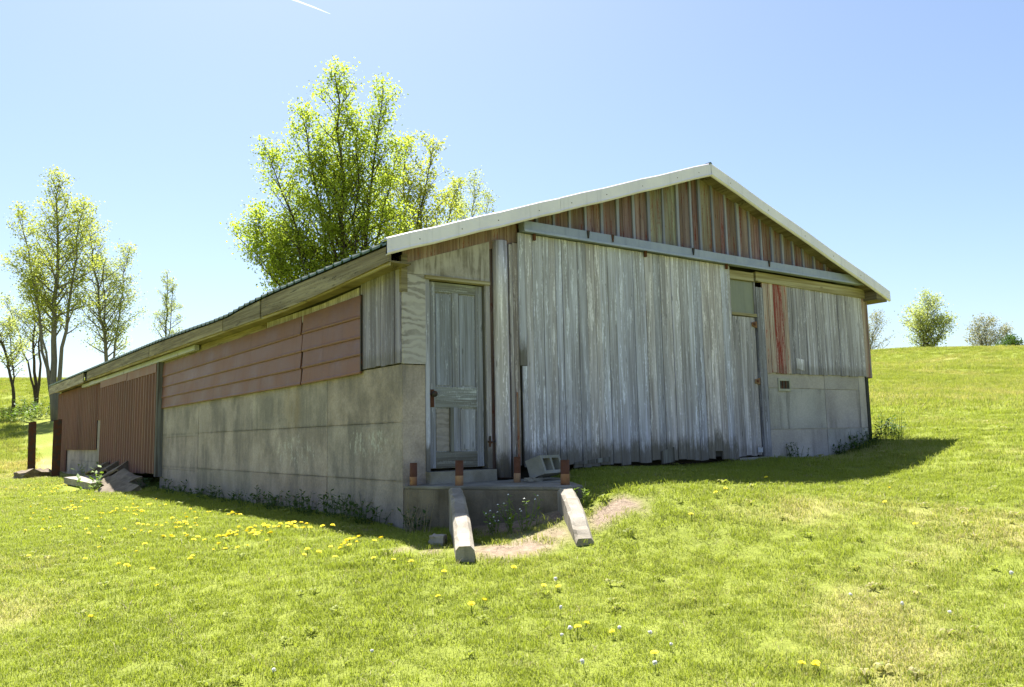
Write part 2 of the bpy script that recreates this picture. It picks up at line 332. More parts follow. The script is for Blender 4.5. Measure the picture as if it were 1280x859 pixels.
# ------------------------------------------------------------------ the ground
def axis(lo, hi, c0, c1, fine, growth):
    a = list(np.arange(c0, c1+1e-6, fine)); st = fine
    while a[-1] < hi: st *= growth; a.append(a[-1]+st)
    st = fine
    while a[0] > lo: st *= growth; a.insert(0, a[0]-st)
    return np.array(a)
gx = axis(-900, 1100, -9, 13, .14, 1.09); gy = axis(-700, 1200, -9, 15, .14, 1.09)
GX, GY = np.meshgrid(gx, gy, indexing='ij'); GZ = gz(GX, GY)
def blob(x, y, cx, cy, rx, ry=None, ang=0):
    ry = ry or rx; dx, dy = x-cx, y-cy; c, s = math.cos(ang), math.sin(ang)
    return np.exp(-(((dx*c+dy*s)/rx)**2 + ((-dx*s+dy*c)/ry)**2))
DIRTPX = [(620,690,.28),(660,682,.28),(630,665,.34),(690,668,.24),(600,655,.3),(660,650,.34),(690,645,.26),(630,645,.3),(765,640,.17),(788,630,.17),(745,655,.13),(548,690,.10),(498,688,.10),(455,662,.14),(435,645,.13)]
DIRT = [(*ground_hit(p[0], p[1])[:2], p[2], p[2]*1.2, 0) for p in DIRTPX]
def dirtf(x, y):
    t = np.zeros_like(x)
    for b in DIRT: t = np.maximum(t, blob(x, y, *b))
    return np.clip((t + (fbm(x*4, y*4, 21)-.5)*.7 - .35)*2.4, 0, 1)
DRYPX = [(880,660,.9,.35),(1000,735,1.0,.4),(1120,735,.8,.35),(1230,700,1.2,.4),(1200,835,.9,.25),(930,640,.7,.3),(1100,790,.6,.2),(20,770,.5,.35),(1000,640,.8,.3),(650,790,.3,.2)]
DRYB = [(*ground_hit(p[0], p[1])[:2], p[2], p[3]) for p in DRYPX]
def dryf(x, y):
    r = np.hypot(x-CAM[0], y-CAM[1])
    n = fbm(x*.55, y*.55, 40); n2 = fbm(x*2.2, y*2.2, 50)
    d = (n-.5)*1.0 + (n2-.5)*.7 + .06
    for b in DRYB: d = d + .28*blob(x, y, b[0], b[1], b[2], b[2]*.6)
    d = d + .10*np.clip((x-1-.2*y)/5, 0, 1)
    hill = np.clip((r-17)/6, 0, 1)
    d = d + hill*(.28*np.exp(-((r-27)/10)**2) + .06) + hill*(fbm(x*.09, y*.3, 77)-.5)*.9
    d = d + .5*np.clip(dirtf(x, y), 0, 1)
    return np.clip(d, 0, 1)
def ground():
    nx, ny = len(gx), len(gy); idx = np.arange(nx*ny).reshape(nx, ny)
    v = np.stack([GX.ravel(), GY.ravel(), GZ.ravel()], 1)
    f = np.stack([idx[:-1, :-1].ravel(), idx[1:, :-1].ravel(), idx[1:, 1:].ravel(), idx[:-1, 1:].ravel()], 1)
    me = bpy.data.meshes.new('ground'); me.from_pydata(v.tolist(), [], f.tolist()); me.update()
    for nm, arr in (('dirt', dirtf(GX, GY).ravel()), ('dry', dryf(GX, GY).ravel())):
        a = me.attributes.new(nm, 'FLOAT', 'POINT'); a.data.foreach_set('value', arr.astype(np.float32))
    me.polygons.foreach_set('use_smooth', [True]*len(me.polygons))
    t = NT('ground_turf'); g = t.n('ShaderNodeNewGeometry'); P = g.outputs['Position']
    ad = t.n('ShaderNodeAttribute'); ad.attribute_name = 'dirt'; ay = t.n('ShaderNodeAttribute'); ay.attribute_name = 'dry'
    n1 = t.noise(P, 14, 6, .7); n2 = t.noise(P, 90, 3, .6); n3 = t.noise(P, .9, 5, .6)
    c = t.mix(t.mr(n1, .3, .7), (.14,.165,.026), (.23,.26,.046)); c = t.mix(t.mr(n3, .35, .7, 0, .5), c, (.17,.205,.035))
    c = t.mix(t.mr(ay.outputs['Fac'], .25, .9), c, (.34,.29,.12))
    soil = t.mix(t.mr(n1, .3, .7), (.20,.15,.105), (.32,.25,.185)); soil = t.mix(t.mr(n2, .55, .7, 0, .6), soil, (.14,.105,.07))
    c = t.mix(ad.outputs['Fac'], c, soil)
    t.pbr(c, .95, 0, t.bump(t.math('ADD', n1, t.math('MULTIPLY', n2, .5)), .8, .03), .1)
    me.materials.append(t.m); o = bpy.data.objects.new('ground', me); COL.objects.link(o); o['kind'] = 'structure'
ground()

# ------------------------------------------------------------------ the barn
W, XR, HR, HL, HRR, ZT = 8.49, 4.61, 4.44, 2.87, 3.14, 1.53
SL, SR = (HR-2.87)/XR, (HR-3.13)/(W-XR)
def rake(x): return 2.87+SL*x if x < XR else HR-SR*(x-XR)
barn = empty('barn', (0, 0, -.2)); LEN = 22.9; OV, OVF = .30, .28
tag(barn, 'weathered grey wooden barn on concrete walls with white gable trim and red metal siding', 'barn')
def jit(a): return random.uniform(-a, a)
G = lambda lo=.85, hi=1.12: (lambda q: (q*random.uniform(.97, 1.03), q, q*random.uniform(.97, 1.04)))(random.uniform(lo, hi))

# long concrete wall with form panels
core = board('concrete_wall', barn, M_CONC_L, LF, .02, 9.75, -.25, -.012, -.6, 1.49)
cols = [(.004, 1.845), (1.855, 4.47), (4.48, 7.2), (7.21, 9.74)]
for i, (a, b) in enumerate(cols):
    d = -.05 if i == 3 else 0
    rows = [(.925+d, 1.528-.008*a), (.315+d, .917+d), (-.55, .307+d)]
    for lo, hi in rows: board('concrete_panel', core, M_CONC_L, LF, a, b, -.06, 0+jit(.003), lo, hi, color=G(.92, 1.06))
board('concrete_wall', barn, M_CONC_L, LF, 15.45, LEN-.05, -.25, -.02, -.6, .66, color=(1.25, 1.25, 1.25))
board('concrete_wall', barn, M_CONC_L, LF, 15.45, 16.35, -.25, -.01, .66, 1.42, color=(1.2, 1.2, 1.2))
# corner pier on the gable side
board('concrete_pier', barn, M_CONC_L, FF, .003, .27, -.25, .0, -.6, ZT-.004, color=(1.12, 1.1, 1.08))
# gable concrete wall right
core = board('concrete_wall', barn, M_CONC_R, FF, 5.90, W-.08, -.25, -.012, -.1, 1.63)
for a, b, rows in [(5.905, 7.30, [(1.385, 1.62), (.775, 1.375), (-.1, .765)]), (7.31, 8.22, [(1.385, 1.62), (.775, 1.375), (-.1, .765)]), (8.23, 8.41, [(.775, 1.62), (-.1, .765)])]:
    for lo, hi in rows: board('concrete_panel', core, M_CONC_R, FF, a, b, -.06, jit(.002), lo, hi, color=G(.94, 1.05))
board('tar_strip', barn, M_TAR, FF, 8.415, W, -.25, .012, .1, 1.61)
board('concrete_sill', barn, M_CONC_R, FF, 5.16, 5.92, -.1, .06, -.1, .385, color=(.85, .83, .8))
v = board('vent_block', barn, M_IRON, FF, 6.19, 6.42, -.02, .004, 1.37, 1.49)
for q in ((6.16, 6.19, 1.335, 1.525), (6.42, 6.45, 1.335, 1.525)): board('vent_frame', v, M_BLOCK, FF, q[0], q[1], -.02, .018, q[2], q[3], color=(1.4, 1.4, 1.35))
for q in ((1.335, 1.37), (1.49, 1.525)): board('vent_frame', v, M_BLOCK, FF, 6.19, 6.42, -.02, .017, q[0], q[1], color=(1.4, 1.4, 1.35))
for xx in (6.262, 6.335): board('vent_bar', v, M_RUST, FF, xx, xx+.012, .0, .012, 1.37, 1.49)

# hidden body: gable backing, far walls
board('backing_wall', barn, M_INSIDE, FF, .28, 5.88, -.28, -.18, -.1, 2.9)
bk = [(.02, .17, 2.4), (W-.02, .17, 2.4), (W-.02, .17, 3.0), (XR, .17, 4.30), (.02, .17, 2.72)]
mk('gable_backing', bk+[(x, y+.08, z) for x, y, z in bk], [(0,1,2,3,4), (9,8,7,6,5)]+[(i, i+5, (i+1) % 5+5, (i+1) % 5) for i in range(5)], M_INSIDE, barn)
def RF(s, o, z): return (W-.0-.012*s+o, s, z)
mk('uphill_wall', slab(RF, .26, LEN, -.25, 0, .1, .1, 3.0, 3.0), BF, M_CONC_R, barn)
pL, pR = LF(LEN, -.02, 0), RF(LEN, -.02, 0)
bw = [(pL[0], pL[1], -.6), (pR[0], pR[1], -.3), (pR[0], pR[1], 3.0), ((pL[0]+pR[0])/2, pL[1], 4.2), (pL[0], pL[1], 2.6)]
mk('rear_wall', bw+[(x, y-.1, z) for x, y, z in bw], [(4,3,2,1,0), (5,6,7,8,9)]+[((i+1) % 5, (i+1) % 5+5, i+5, i) for i in range(5)], M_SIDING, barn)

# roof: ribbed sheets on each slope
def eave_z(s): return np.interp(s, [-.3, 3.0, 4.0, 4.8, 5.6, 6.8, 9, 23.2], [2.742, 2.735, 2.71, 2.665, 2.665, 2.69, 2.72, 2.74])
def roof_side(left):
    V, F = [], []; ss = []; s = -OVF+.03
    while s < LEN+.3:
        for d, h in ((0, 0), (.075, 0), (.09, .022), (.125, .022), (.14, 0)): ss.append((s+d, h))
        s += .23
    for s, h in ss:
        if left:
            p = LF(s, OV+.02, eave_z(s)); q = (XR-.012*s-.026*s, s, HR)
        else:
            p = RF(s, OV+.04, 3.13-SR*(OV+.04)); q = (XR-.012*s-.026*s, s, HR)
        for P, hz in ((p, 0), (q, 0)):
            V.append((P[0], P[1], P[2]+h)); V.append((P[0], P[1], P[2]+h-.022))
    for i in range(len(ss)-1):
        a = i*4; b = a+4
        F += [(a, a+2, b+2, b), (a+1, b+1, b+3, a+3), (a, b, b+1, a+1), (a+2, a+3, b+3, b+2)]
    F += [(0, 1, 3, 2)]; n = (len(ss)-1)*4; F += [(n, n+2, n+3, n+1)]
    if not left: F = [tuple(reversed(f)) for f in F]
    return mk('roof_slope', V, F, M_ROOF, barn)
roof_side(True); roof_side(False)
V, F = [], []; tube(V, F, [(XR, -OVF-.01, HR+.005), (XR-.038*(LEN+.2), LEN+.2, HR+.005)], [.035, .035], 6); mk('ridge_cap', V, F, M_ROOF, barn)
# white metal rake trim: an L profile, front face with rolled lower lip
def rake_trim(x0, x1, name='rake_trim', hl=.15):
    V, F = [], []; prof = [(-.13, .026), (.0, .026), (.012, .014), (.012, -hl+.03), (.02, -hl+.012), (.006, -hl), (-.012, -hl)]
    prof2 = [(o-.006, z-.008) for o, z in prof]; N = 9
    for i in range(N):
        x = x0+(x1-x0)*i/(N-1); w = .004*math.sin(i*2.1)
        for o, z in prof+prof2[::-1]: V.append((x, -(OVF+o+w*.4), rake(x)+z+w))
    m = len(prof)*2
    for i in range(N-1):
        for k in range(m): F.append((i*m+k, (i+1)*m+k, (i+1)*m+(k+1) % m, i*m+(k+1) % m))
    F.append(tuple(range(m))); F.append(tuple(reversed(range((N-1)*m, N*m))))
    return mk(name, V, F, M_TRIM, barn)
tr = [rake_trim(-.31, 1.95), rake_trim(1.945, XR-.002), rake_trim(XR+.002, W+.36)]
for k, x in enumerate([.1, .62, 1.1, 1.6, 2.15, 2.7, 3.3, 3.9, 4.4, 5.0, 5.8, 6.6, 7.3, 8.0]):
    x += jit(.05); p = tr[0] if x < 1.94 else tr[1] if x < XR else tr[2]
    board('screw', p, M_IRON, FF, x-.005, x+.005, OVF+.008, OVF+.016, rake(x)-.08, rake(x)-.07)
# soffit under the gable overhang
for x0, x1 in ((-.28, XR-.01), (XR+.01, W+.33)):
    v = [(x0, -.27, rake(x0)-.10), (x1, -.27, rake(x1)-.10), (x1, .0, rake(x1)-.10), (x0, .0, rake(x0)-.10)]
    v += [(x, y, z+.03) for x, y, z in v]; mk('soffit', v, BF, M_MOSSY, barn)
# eave box end at the uphill corner
v = [(8.50, -.262, 2.86), (8.79, -.262, 2.84), (8.79, .3, 2.84), (8.50, .3, 2.86), (8.50, -.262, rake(8.5)-.12), (8.79, -.262, rake(8.79)-.12), (8.79, .3, rake(8.79)-.12), (8.50, .3, rake(8.5)-.12)]
mk('eave_box', v, BF, M_MOSSY, barn)

# gable siding boards and battens above the rail
x = 1.52; k = 0
while x < 8.60:
    w = .262+jit(.02); x1 = min(x+w, 8.62); zb = 3.19; z0, z1 = rake(x)-.06, rake(x1)-.06
    if x < XR < x1: x1 = XR; z1 = rake(XR)-.06
    if max(z0, z1) > zb+.02:
        c = random.choice([(1,1,1), (1.04,1.02,1.02), (.92,.91,.9), (1.02,.97,.95), (.86,.85,.85)])
        red = k in (8, 9, 12)
        half = x+(x1-x)*random.uniform(.35, .65)
        for a, b in ((x+.002, half-.002), (half+.002, x1-.002)):
            za, zbb = max(rake(a)-.06, zb+.01), max(rake(b)-.06, zb+.01)
            board('gable_board', barn, M_REDOLD if red else M_GABLE, FF, a, b, 0, .02+jit(.003), zb, za, zb, zbb, color=tuple(q*random.uniform(.92, 1.08) for q in (tuple(.68*e_ for e_ in c) if red else c)))
        bx = x1
        if rake(bx)-.18 > zb+.05: board('batten', barn, M_RAIL, FF, bx-.018, bx+.020, .02, .047+jit(.004), 3.20-random.uniform(0, .02), rake(bx-.02)-.07, 3.20, rake(bx+.02)-.07, color=(lambda m_: (m_*.86, m_*.78, m_*.72))(random.uniform(.85, 1.15)), st0=bx-.018+jit(.01), st1=bx+.02+jit(.01))
    x = x1; k += 1
# strip of boards under the left rake, above the plywood
x = .0
while x < 1.5:
    w = random.uniform(.13, .3); x1 = min(x+w, 1.5)
    board('gable_board', barn, M_GABLE, FF, x+.002, x1-.002, 0, .016+jit(.004), rake(x)-.36, rake(x)-.05, rake(x1)-.36, rake(x1)-.05, color=(1.35, 1.3, 1.25)); x = x1
# blue-grey door rail with hangers
rail = board('door_rail', barn, M_RAIL, FF, 1.50, 8.56, .05, .165, 3.125, 3.245, 3.10, 3.225)
board('rail_lip', rail, M_RAIL, FF, 1.495, 8.565, .168, .178, 3.115, 3.14, 3.09, 3.115, color=(1.15, 1.15, 1.15))
for xx in (2.45, 2.85, 4.3, 5.9): board('hanger', rail, M_IRON, FF, xx, xx+.012, .166, .182, 3.15, 3.245, st0=xx-.012, st1=xx+.026)
for xx in (1.66, 3.45, 5.02): board('hanger', rail, M_RUST, FF, xx, xx+.03, .10, .13, 3.04, 3.115)

# entry door with jambs, header plywood and side plywood
board('plywood_panel', barn, M_PLY, FF, .0, .27, -.02, .022, 1.535, 2.50, zt1=2.50)
board('plywood_panel', barn, M_PLYH, FF, .055, 1.10, -.02, .02, 2.505, rake(.055)-.27, zt1=rake(1.10)-.27)
board('corner_trim', barn, M_MOSSY, FF, -.02, .053, -.02, .03, 2.30, 2.69, zt1=2.71)
board('header_trim', barn, M_LATH, FF, .26, 1.09, -.05, .045, 2.465, 2.503)
board('door_jamb', barn, M_DOORWOOD, FF, .272, .322, -.12, .012, .40, 2.463, color=(.85, .88, .92))
board('door_jamb', barn, M_DOORWOOD, FF, 1.042, 1.10, -.12, .016, .40, 2.463, color=(.9, .88, .85))
board('door_stop', barn, M_DARKPOST, FF, 1.03, 1.041, -.1, -.01, .44, 2.46)
board('door_sill', barn, M_CONC_S, FF, .272, 1.10, -.25, .10, .20, .395, color=(1.0, .98, .95))
door = board('entry_door', barn, M_DOORLEAF, FF, .325, 1.028, -.085, -.06, .425, 2.455, color=(.72, .74, .77))
def dp(name, a, b, lo, hi, o1, col): return board(name, door, M_DOORWOODH if name == 'rail' else M_DOORLEAF, FF, a, b, -.06, o1, lo, hi, color=col)
gc = (.68, .70, .73)
dp('stile', .326, .415, .43, 2.452, -.042, gc); dp('stile', .94, 1.027, .43, 2.452, -.042, gc); dp('stile', .638, .715, 1.30, 2.345, -.043, gc); dp('stile', .638, .715, .60, 1.075, -.043, gc)
dp('rail', .416, .939, 2.345, 2.452, -.043, gc); dp('rail', .416, .939, 1.076, 1.299, -.0435, gc); dp('rail', .416, .939, .43, .598, -.043, (.42, .40, .36))
dp('door_panel', .435, .62, 1.32, 2.325, -.053, (.62, .66, .72)); dp('door_panel', .735, .92, 1.32, 2.325, -.053, (.70, .74, .80)); dp('door_panel', .735, .92, .62, 1.055, -.053, (.78, .80, .82))
board('patch_panel', door, M_PLY, FF, .43, .625, -.06, -.052, .61, 1.06, color=(.75, .72, .68))
board('patch_lath', door, M_DARKPOST, FF, .59, .637, -.05, -.030, .60, 1.075)
V, F = [], []; tube(V, F, [FF(.372, -.042, 1.22), FF(.372, .0, 1.22), FF(.372, .012, 1.22), FF(.372, .03, 1.22), FF(.372, .04, 1.22)], [.013, .013, .034, .034, .018], 10); mk('knob', V, F, M_IRON, door, True)
board('lock_plate', door, M_RUST, FF, .345, .398, -.042, -.036, 1.08, 1.27)
V, F = [], []; tube(V, F, [FF(1.035, .02, .70), FF(1.075, .04, .69), FF(1.12, .035, .70)], [.012, .012, .012], 6); tube(V, F, [FF(1.06, .03, .64), FF(1.06, .035, .76)], [.011, .011], 6); mk('latch', V, F, M_IRON, barn)
# post beside the door and rotten boards
V, F = [], []; pts = [FF(1.235, .03, z) for z in (.30, .8, 1.5, 2.3, 2.99)]; tube(V, F, pts, [.086, .089, .087, .088, .087], 18); mk('door_post', V, F, M_DOORWOOD, barn, True, color=(1.3, 1.27, 1.22))
board('backing_board', barn, M_GABLE, FF, 1.102, 1.50, -.06, -.02, .28, 3.02, color=(.7, .68, .66))
board('siding_board', barn, M_DOORWOOD, FF, 1.352, 1.395, -.02, .05, .30, 2.97, color=(.9, .86, .8))
board('siding_board', barn, M_DOORWOOD, FF, 1.398, 1.466, -.02, .058, .42, 2.99, color=(.72, .66, .60))
board('siding_board', barn, M_REDOLD, FF, 1.41, 1.449, .059, .066, .45, 1.25, color=(.75, .55, .42), st1=1.43)
# big sliding door of vertical boards
sd = board('sliding_door', barn, M_INSIDE, FF, 1.49, 5.11, .02, .062, .42, 3.10)
x = 1.46; k = 0
while x < 5.12:
    w = random.choice([.105, .12, .135, .145, .15, .095]); x1 = min(x+w, 5.125)
    if 5.125-x1 < .06: x1 = 5.125
    g = random.choice([.86, .94, 1.0, 1.04, 1.08, 1.14]); tint = random.choice([(1,1,1), (1,1,1), (.97,1.0,1.04), (.94,.98,1.06), (1.02,1.0,.97), (1.04,1.0,.95)])
    col = tuple(g*q for q in tint); zb = .36+random.uniform(0, .05) + (.12 if random.random() < .08 else 0)
    lean = jit(.012); zt = 3.117-.004*x
    if k == 0:
        board('door_board', sd, M_DOORWOOD, FF, x+.035, x1-.003, .064, .088, .40, 1.55, color=col); board('door_board', sd, M_DOORWOOD, FF, x, x1-.003, .064, .090, 1.556, zt, color=tuple(q*.93 for q in col))
    else: board('door_board', sd, M_DOORWOOD, FF, x+.003, x1-.004, .064, .088+jit(.007), zb, zt, color=col, zb1=zb+jit(.012), st0=x+.002+lean*.3, st1=x1-.003+lean*.3)
    x = x1; k += 1
for (a, b, lo, hi) in ((3.62, 3.85, .36, .52), (2.2, 2.75, .40, .43)): board('patch_lath', sd, M_DARKPOST, FF, a, b, .09, .104, lo, hi, lo+.02, hi+.05)
# window and small boarded door right of it
win = board('window', barn, M_PANE, FF, 5.135, 5.72, -.03, .0, 2.455, 2.93)
board('window_frame', win, M_LATH, FF, 5.13, 5.735, -.03, .035, 2.412, 2.452); board('window_frame', win, M_LATH, FF, 5.13, 5.70, -.03, .04, 2.935, 3.06); board('window_frame', win, M_SIDING, FF, 5.722, 5.74, -.03, .02, 2.455, 2.93)
sm = board('small_door', barn, M_INSIDE, FF, 5.13, 5.70, -.05, -.01, .42, 2.40)
x = 5.13
for w, c in ((.12, .85), (.115, .78), (.12, 1.0), (.115, .8), (.10, .95)):
    board('door_board', sm, M_SIDING, FF, x+.002, x+w-.003, -.01, .018+jit(.004), .405+jit(.012), 2.40, color=(c, c*.99, c*.97)); x += w
for zz, xx in ((2.30, 5.60), (1.47, 5.60)):
    hg = board('hinge', sm, M_RUSTP, FF, xx+.02, xx+.13, .022, .032, zz-.03, zz+.025, zz-.055, zz+.05, color=(.6, .62, .66)); board('hinge_bolt', hg, M_RUST, FF, xx+.05, xx+.09, .032, .045, zz-.02, zz+.02)
board('latch', sm, M_GALV, FF, 5.60, 5.70, .022, .034, .45, .52, color=(1.0, 1.0, 1.0))
board('jamb_post', barn, M_SIDING, FF, 5.742, 5.90, -.06, .035, .39, 2.86, color=(.62, .64, .66))
board('header_trim', barn, M_LATH, FF, 5.74, 8.50, -.02, .05, 2.945, 3.085, 2.905, 3.06)
# siding right
x = 5.905; k = 0
reds = {0: .55, 1: .75, 2: 1, 3: 1}
while x < 8.53:
    w = random.choice([.105, .12, .13, .11]); x1 = min(x+w, 8.56)
    if 8.56-x1 < .06: x1 = 8.56
    g = random.choice([.78, .88, .95, 1.0, 1.08]); m = M_SIDING; c = (g, g*1.0, g*1.02)
    if k in (0, 1, 2, 4): m = M_REDOLD; c = (1.25, 1.18, 1.16)
    if k in (2, 3): m = M_REDPAINT; c = (1.1, 1.05, 1.05)
    if x1 >= 8.5: m = M_REDOLD; c = (1.0, .9, .88)
    board('siding_board', barn, m, FF, x+.002, x1-.002, 0, .024+jit(.005), 1.60+jit(.008), 2.955-.018*(x-5.9), color=c); x = x1; k += 1
mk('patch_sheet', slab(FF, 6.60, 6.78, .03, .035, 1.68, 1.65, 1.84, 1.82), BF, M_SIDING, barn, color=(1.45, 1.45, 1.45))
# the side of the uphill corner board
board('corner_board', barn, M_REDOLD, FF, 8.562, 8.585, -.3, .03, 1.58, 2.93)

# long side: fascia boards, lath, frieze, grey boards, red metal laps
def strip(name, mat, s0, s1, o0, o1, zlo, zhi, n=6, color=None):
    V, F = [], []
    for i in range(n+1):
        s = s0+(s1-s0)*i/n; a, b = zlo(s), zhi(s)
        V += [LF(s, o1, a), LF(s, o0, a), LF(s, o0, b), LF(s, o1, b)]
    for i in range(n):
        for k in range(4): F.append((i*4+k, i*4+(k+1) % 4, i*4+4+(k+1) % 4, i*4+4+k))
    F.append((3, 2, 1, 0)); F.append((n*4, n*4+1, n*4+2, n*4+3))
    return mk(name, V, F, mat, barn, color=color)
fb = lambda s: float(np.interp(s, [-.3, .8, 2, 23], [2.55, 2.50, 2.45, 2.50]))
for a, b, c, dz in ((-.26, 3.36, (1,1,1), 0), (3.42, 5.0, (.95,.95,.95), -.012), (5.03, 9.6, (1.08,1.06,1), 0), (9.64, 16.3, (1,1,1), .006), (16.9, LEN+.25, (1.5,1.55,1.7), -.05)):
    strip('fascia_board', M_MOSSY, a, b, OV-.03, OV, lambda s: fb(s)+dz, lambda s: eave_z(s)-.035, color=c)
strip('fascia_gap_shade', M_DARKPOST, 16.2, 17.0, OV-.10, OV-.065, lambda s: fb(s), lambda s: eave_z(s)-.04, color=(.5, .5, .5))  # dark strip added behind the fascia break, its colour stands in for shade
strip('fascia_lath', M_LATH, -.2, 16.4, OV-.06, OV-.028, lambda s: fb(s)-.025, lambda s: fb(s)+.02)
strip('soffit', M_MOSSY, -.2, LEN, .0, OV-.062, lambda s: fb(s)+.01, lambda s: fb(s)+.03)
strip('frieze_board', M_SIDING, .96, 3.9, -.02, .018, lambda s: 2.30, lambda s: fb(s)+.005, color=(1.0, .97, .88)); strip('frieze_board', M_MOSSY, 3.93, 9.6, -.02, .016, lambda s: 2.25, lambda s: fb(s)+.005, color=(1.3, 1.3, 1.2))
s = .012
for w in (.11, .095, .12, .10, .115, .12, .105, .14):
    g = random.choice([.46, .54, .62, .7]); board('siding_board', barn, M_SIDING, LF, s, s+w-.004, -.02, .022+jit(.005), 1.545+jit(.01), 2.64-.07*s, color=(g*.98, g*.96, g*1.08)); s += w
board('backing_wall', barn, M_INSIDE, LF, .0, LEN, -.12, -.03, 1.40, 2.62)
zr = lambda i, s: float(np.interp(s, [.89, 2.6, 9.8], [(2.39, 2.37, 2.32), (2.14, 2.14, 2.08), (1.91, 1.91, 1.87), (1.71, 1.69, 1.66), (1.50, 1.48, 1.45)][i]))
for i in range(4):
    for a, b in ((.885+jit(.012), 2.575+jit(.02)), (2.60+jit(.02), 9.70)):
        V, F = [], []; n = 14
        for q in range(n+1):
            s = a+(b-a)*q/n; lo, hi = zr(i+1, s), zr(i, s); w = jit(.0025)
            pr = [(.024, hi+.012), (.026, hi-.015), (.040+w, lo+.035), (.048+w, lo+.012), (.044+w, lo-.004), (.03, lo-.006)]
            V += [LF(s, o, z) for o, z in pr]+[LF(s, .016, lo-.004), LF(s, .016, hi+.012)]
        m = 8
        for q in range(n):
            for k in range(m): F.append((q*m+k, q*m+(k+1) % m, (q+1)*m+(k+1) % m, (q+1)*m+k))
        F.append(tuple(reversed(range(m)))); F.append(tuple(range(n*m, n*m+m)))
        g = random.uniform(.93, 1.07); mk('metal_lap_panel', V, F, M_REDMETAL, barn, color=(g, g, g))
board('lap_end_strip', barn, M_IRON, LF, .866, .884, .023, .045, 1.52, 2.40)
# hanging track, red ribbed sliding door, post
tk = strip('door_track', M_GALV, 7.1, 18.1, .05, .13, lambda s: 2.375, lambda s: 2.465)
def ribbed(name, parent, s0, s1, z0, z1, off, z0b=None, color=None, pitch=.25):
    z0b = z0 if z0b is None else z0b; V, F = [], []; pts = []; s = s0
    while s < s1-.02:
        for d, h in ((0, 0), (.055, 0), (.080, .042), (.120, .042), (.145, 0)):
            if s+d < s1: pts.append((s+d, h))
        s += pitch
    pts.append((s1, 0))
    for s, h in pts:
        zz = z0+(z0b-z0)*(s-s0)/(s1-s0)
        V += [LF(s, off+h, zz), LF(s, off+h, z1), LF(s, off+h-.004, z1), LF(s, off+h-.004, zz)]
    for i in range(len(pts)-1):
        for k in range(4): F.append((i*4+k, i*4+4+k, i*4+4+(k+1) % 4, i*4+(k+1) % 4))
    n = (len(pts)-1)*4; F += [(0, 1, 2, 3), (n+3, n+2, n+1, n)]
    return mk(name, V, F, M_REDMETAL, parent, color=color)
rd = board('red_sliding_door', barn, M_INSIDE, LF, 9.78, 15.45, .02, .06, .2, 2.37)
edges = [9.76, 10.72, 11.65, 12.6, 13.55, 14.5, 15.5]
for a, b in zip(edges[:-1], edges[1:]):
    g = random.uniform(.9, 1.12); ribbed('metal_sheet', rd, a+.012, b-.004, .14+jit(.03), 2.22, .066, color=(g, g, g))
for a, b, d in ((9.80, 12.4, 0), (12.46, 15.5, .02)): board('door_top_band', rd, M_REDMETAL, LF, a, b, .062, .115, 2.19+d, 2.37+d, color=(1.1, 1.08, 1.05))
board('door_guide_post', barn, M_DARKPOST, LF, 9.60, 9.72, .0, .12, .10, 2.40, color=(.9, .9, .95))
for a, b in ((16.35, 17.3), (17.3, 18.25), (18.25, 19.2), (19.2, 20.15), (20.15, 21.1), (21.1, 22.0), (22.0, 22.85)):
    g = random.uniform(.92, 1.08); ribbed('metal_sheet', barn, a, b-.004, .62 if a < 21 else -.05, 2.45, .015, color=(g, g, g))
ribbed('metal_sheet', barn, 15.52, 16.34, 1.40, 2.36, .0)
board('corner_trim', barn, M_GALV, LF, LEN-.04, LEN+.02, -.02, .03, .2, 2.48)

# ------------------------------------------------------------------ stoop and what stands on it
stoop = empty('concrete_stoop', (.6, -.5, -.3)); tag(stoop, 'crumbling concrete stoop with two sloping side walls and rusty pipe stubs below the door', 'stoop')
A, B = np.array([-.03, -.17]), np.array([.93, -1.68]); E = (B-A)/np.linalg.norm(B-A); Nn = np.array([E[1], -E[0]])   # outwards, towards the lawn
ZP = .27
top = [(.27, -.01), (.0, -.012), tuple(A), *(tuple(A+(B-A)*t+Nn*.012*math.sin(9*t)) for t in (.2, .4, .6, .8)), tuple(B), (1.15, -1.55), (2.0, -.02)]
def rough_block(name, poly, z0, z1, mat, parent, bev=.018, color=None, seed=0):
    bm = bmesh.new(); vs = [bm.verts.new((x, y, z0)) for x, y in poly]; f = bm.faces.new(vs)
    if f.normal.z > 0: f.normal_flip()
    r = bmesh.ops.extrude_face_region(bm, geom=[f]); up = [q for q in r['geom'] if isinstance(q, bmesh.types.BMVert)]
    bmesh.ops.translate(bm, verts=up, vec=(0, 0, z1-z0)); bmesh.ops.recalc_face_normals(bm, faces=bm.faces)
    if bev: bmesh.ops.bevel(bm, geom=[e for e in bm.edges], offset=bev, segments=2, affect='EDGES')
    bm.verts.index_update(); v = [tuple(q.co) for q in bm.verts]; f = [[q.index for q in p.verts] for p in bm.faces]; bm.free()
    return mk(name, v, f, mat, parent, color=color)
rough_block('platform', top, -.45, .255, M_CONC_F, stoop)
rough_block('platform_cap', [tuple(np.array(p)*.995+.003) for p in top], .24, .27, M_CONC_S, stoop, .009, color=(.8, .8, .8))
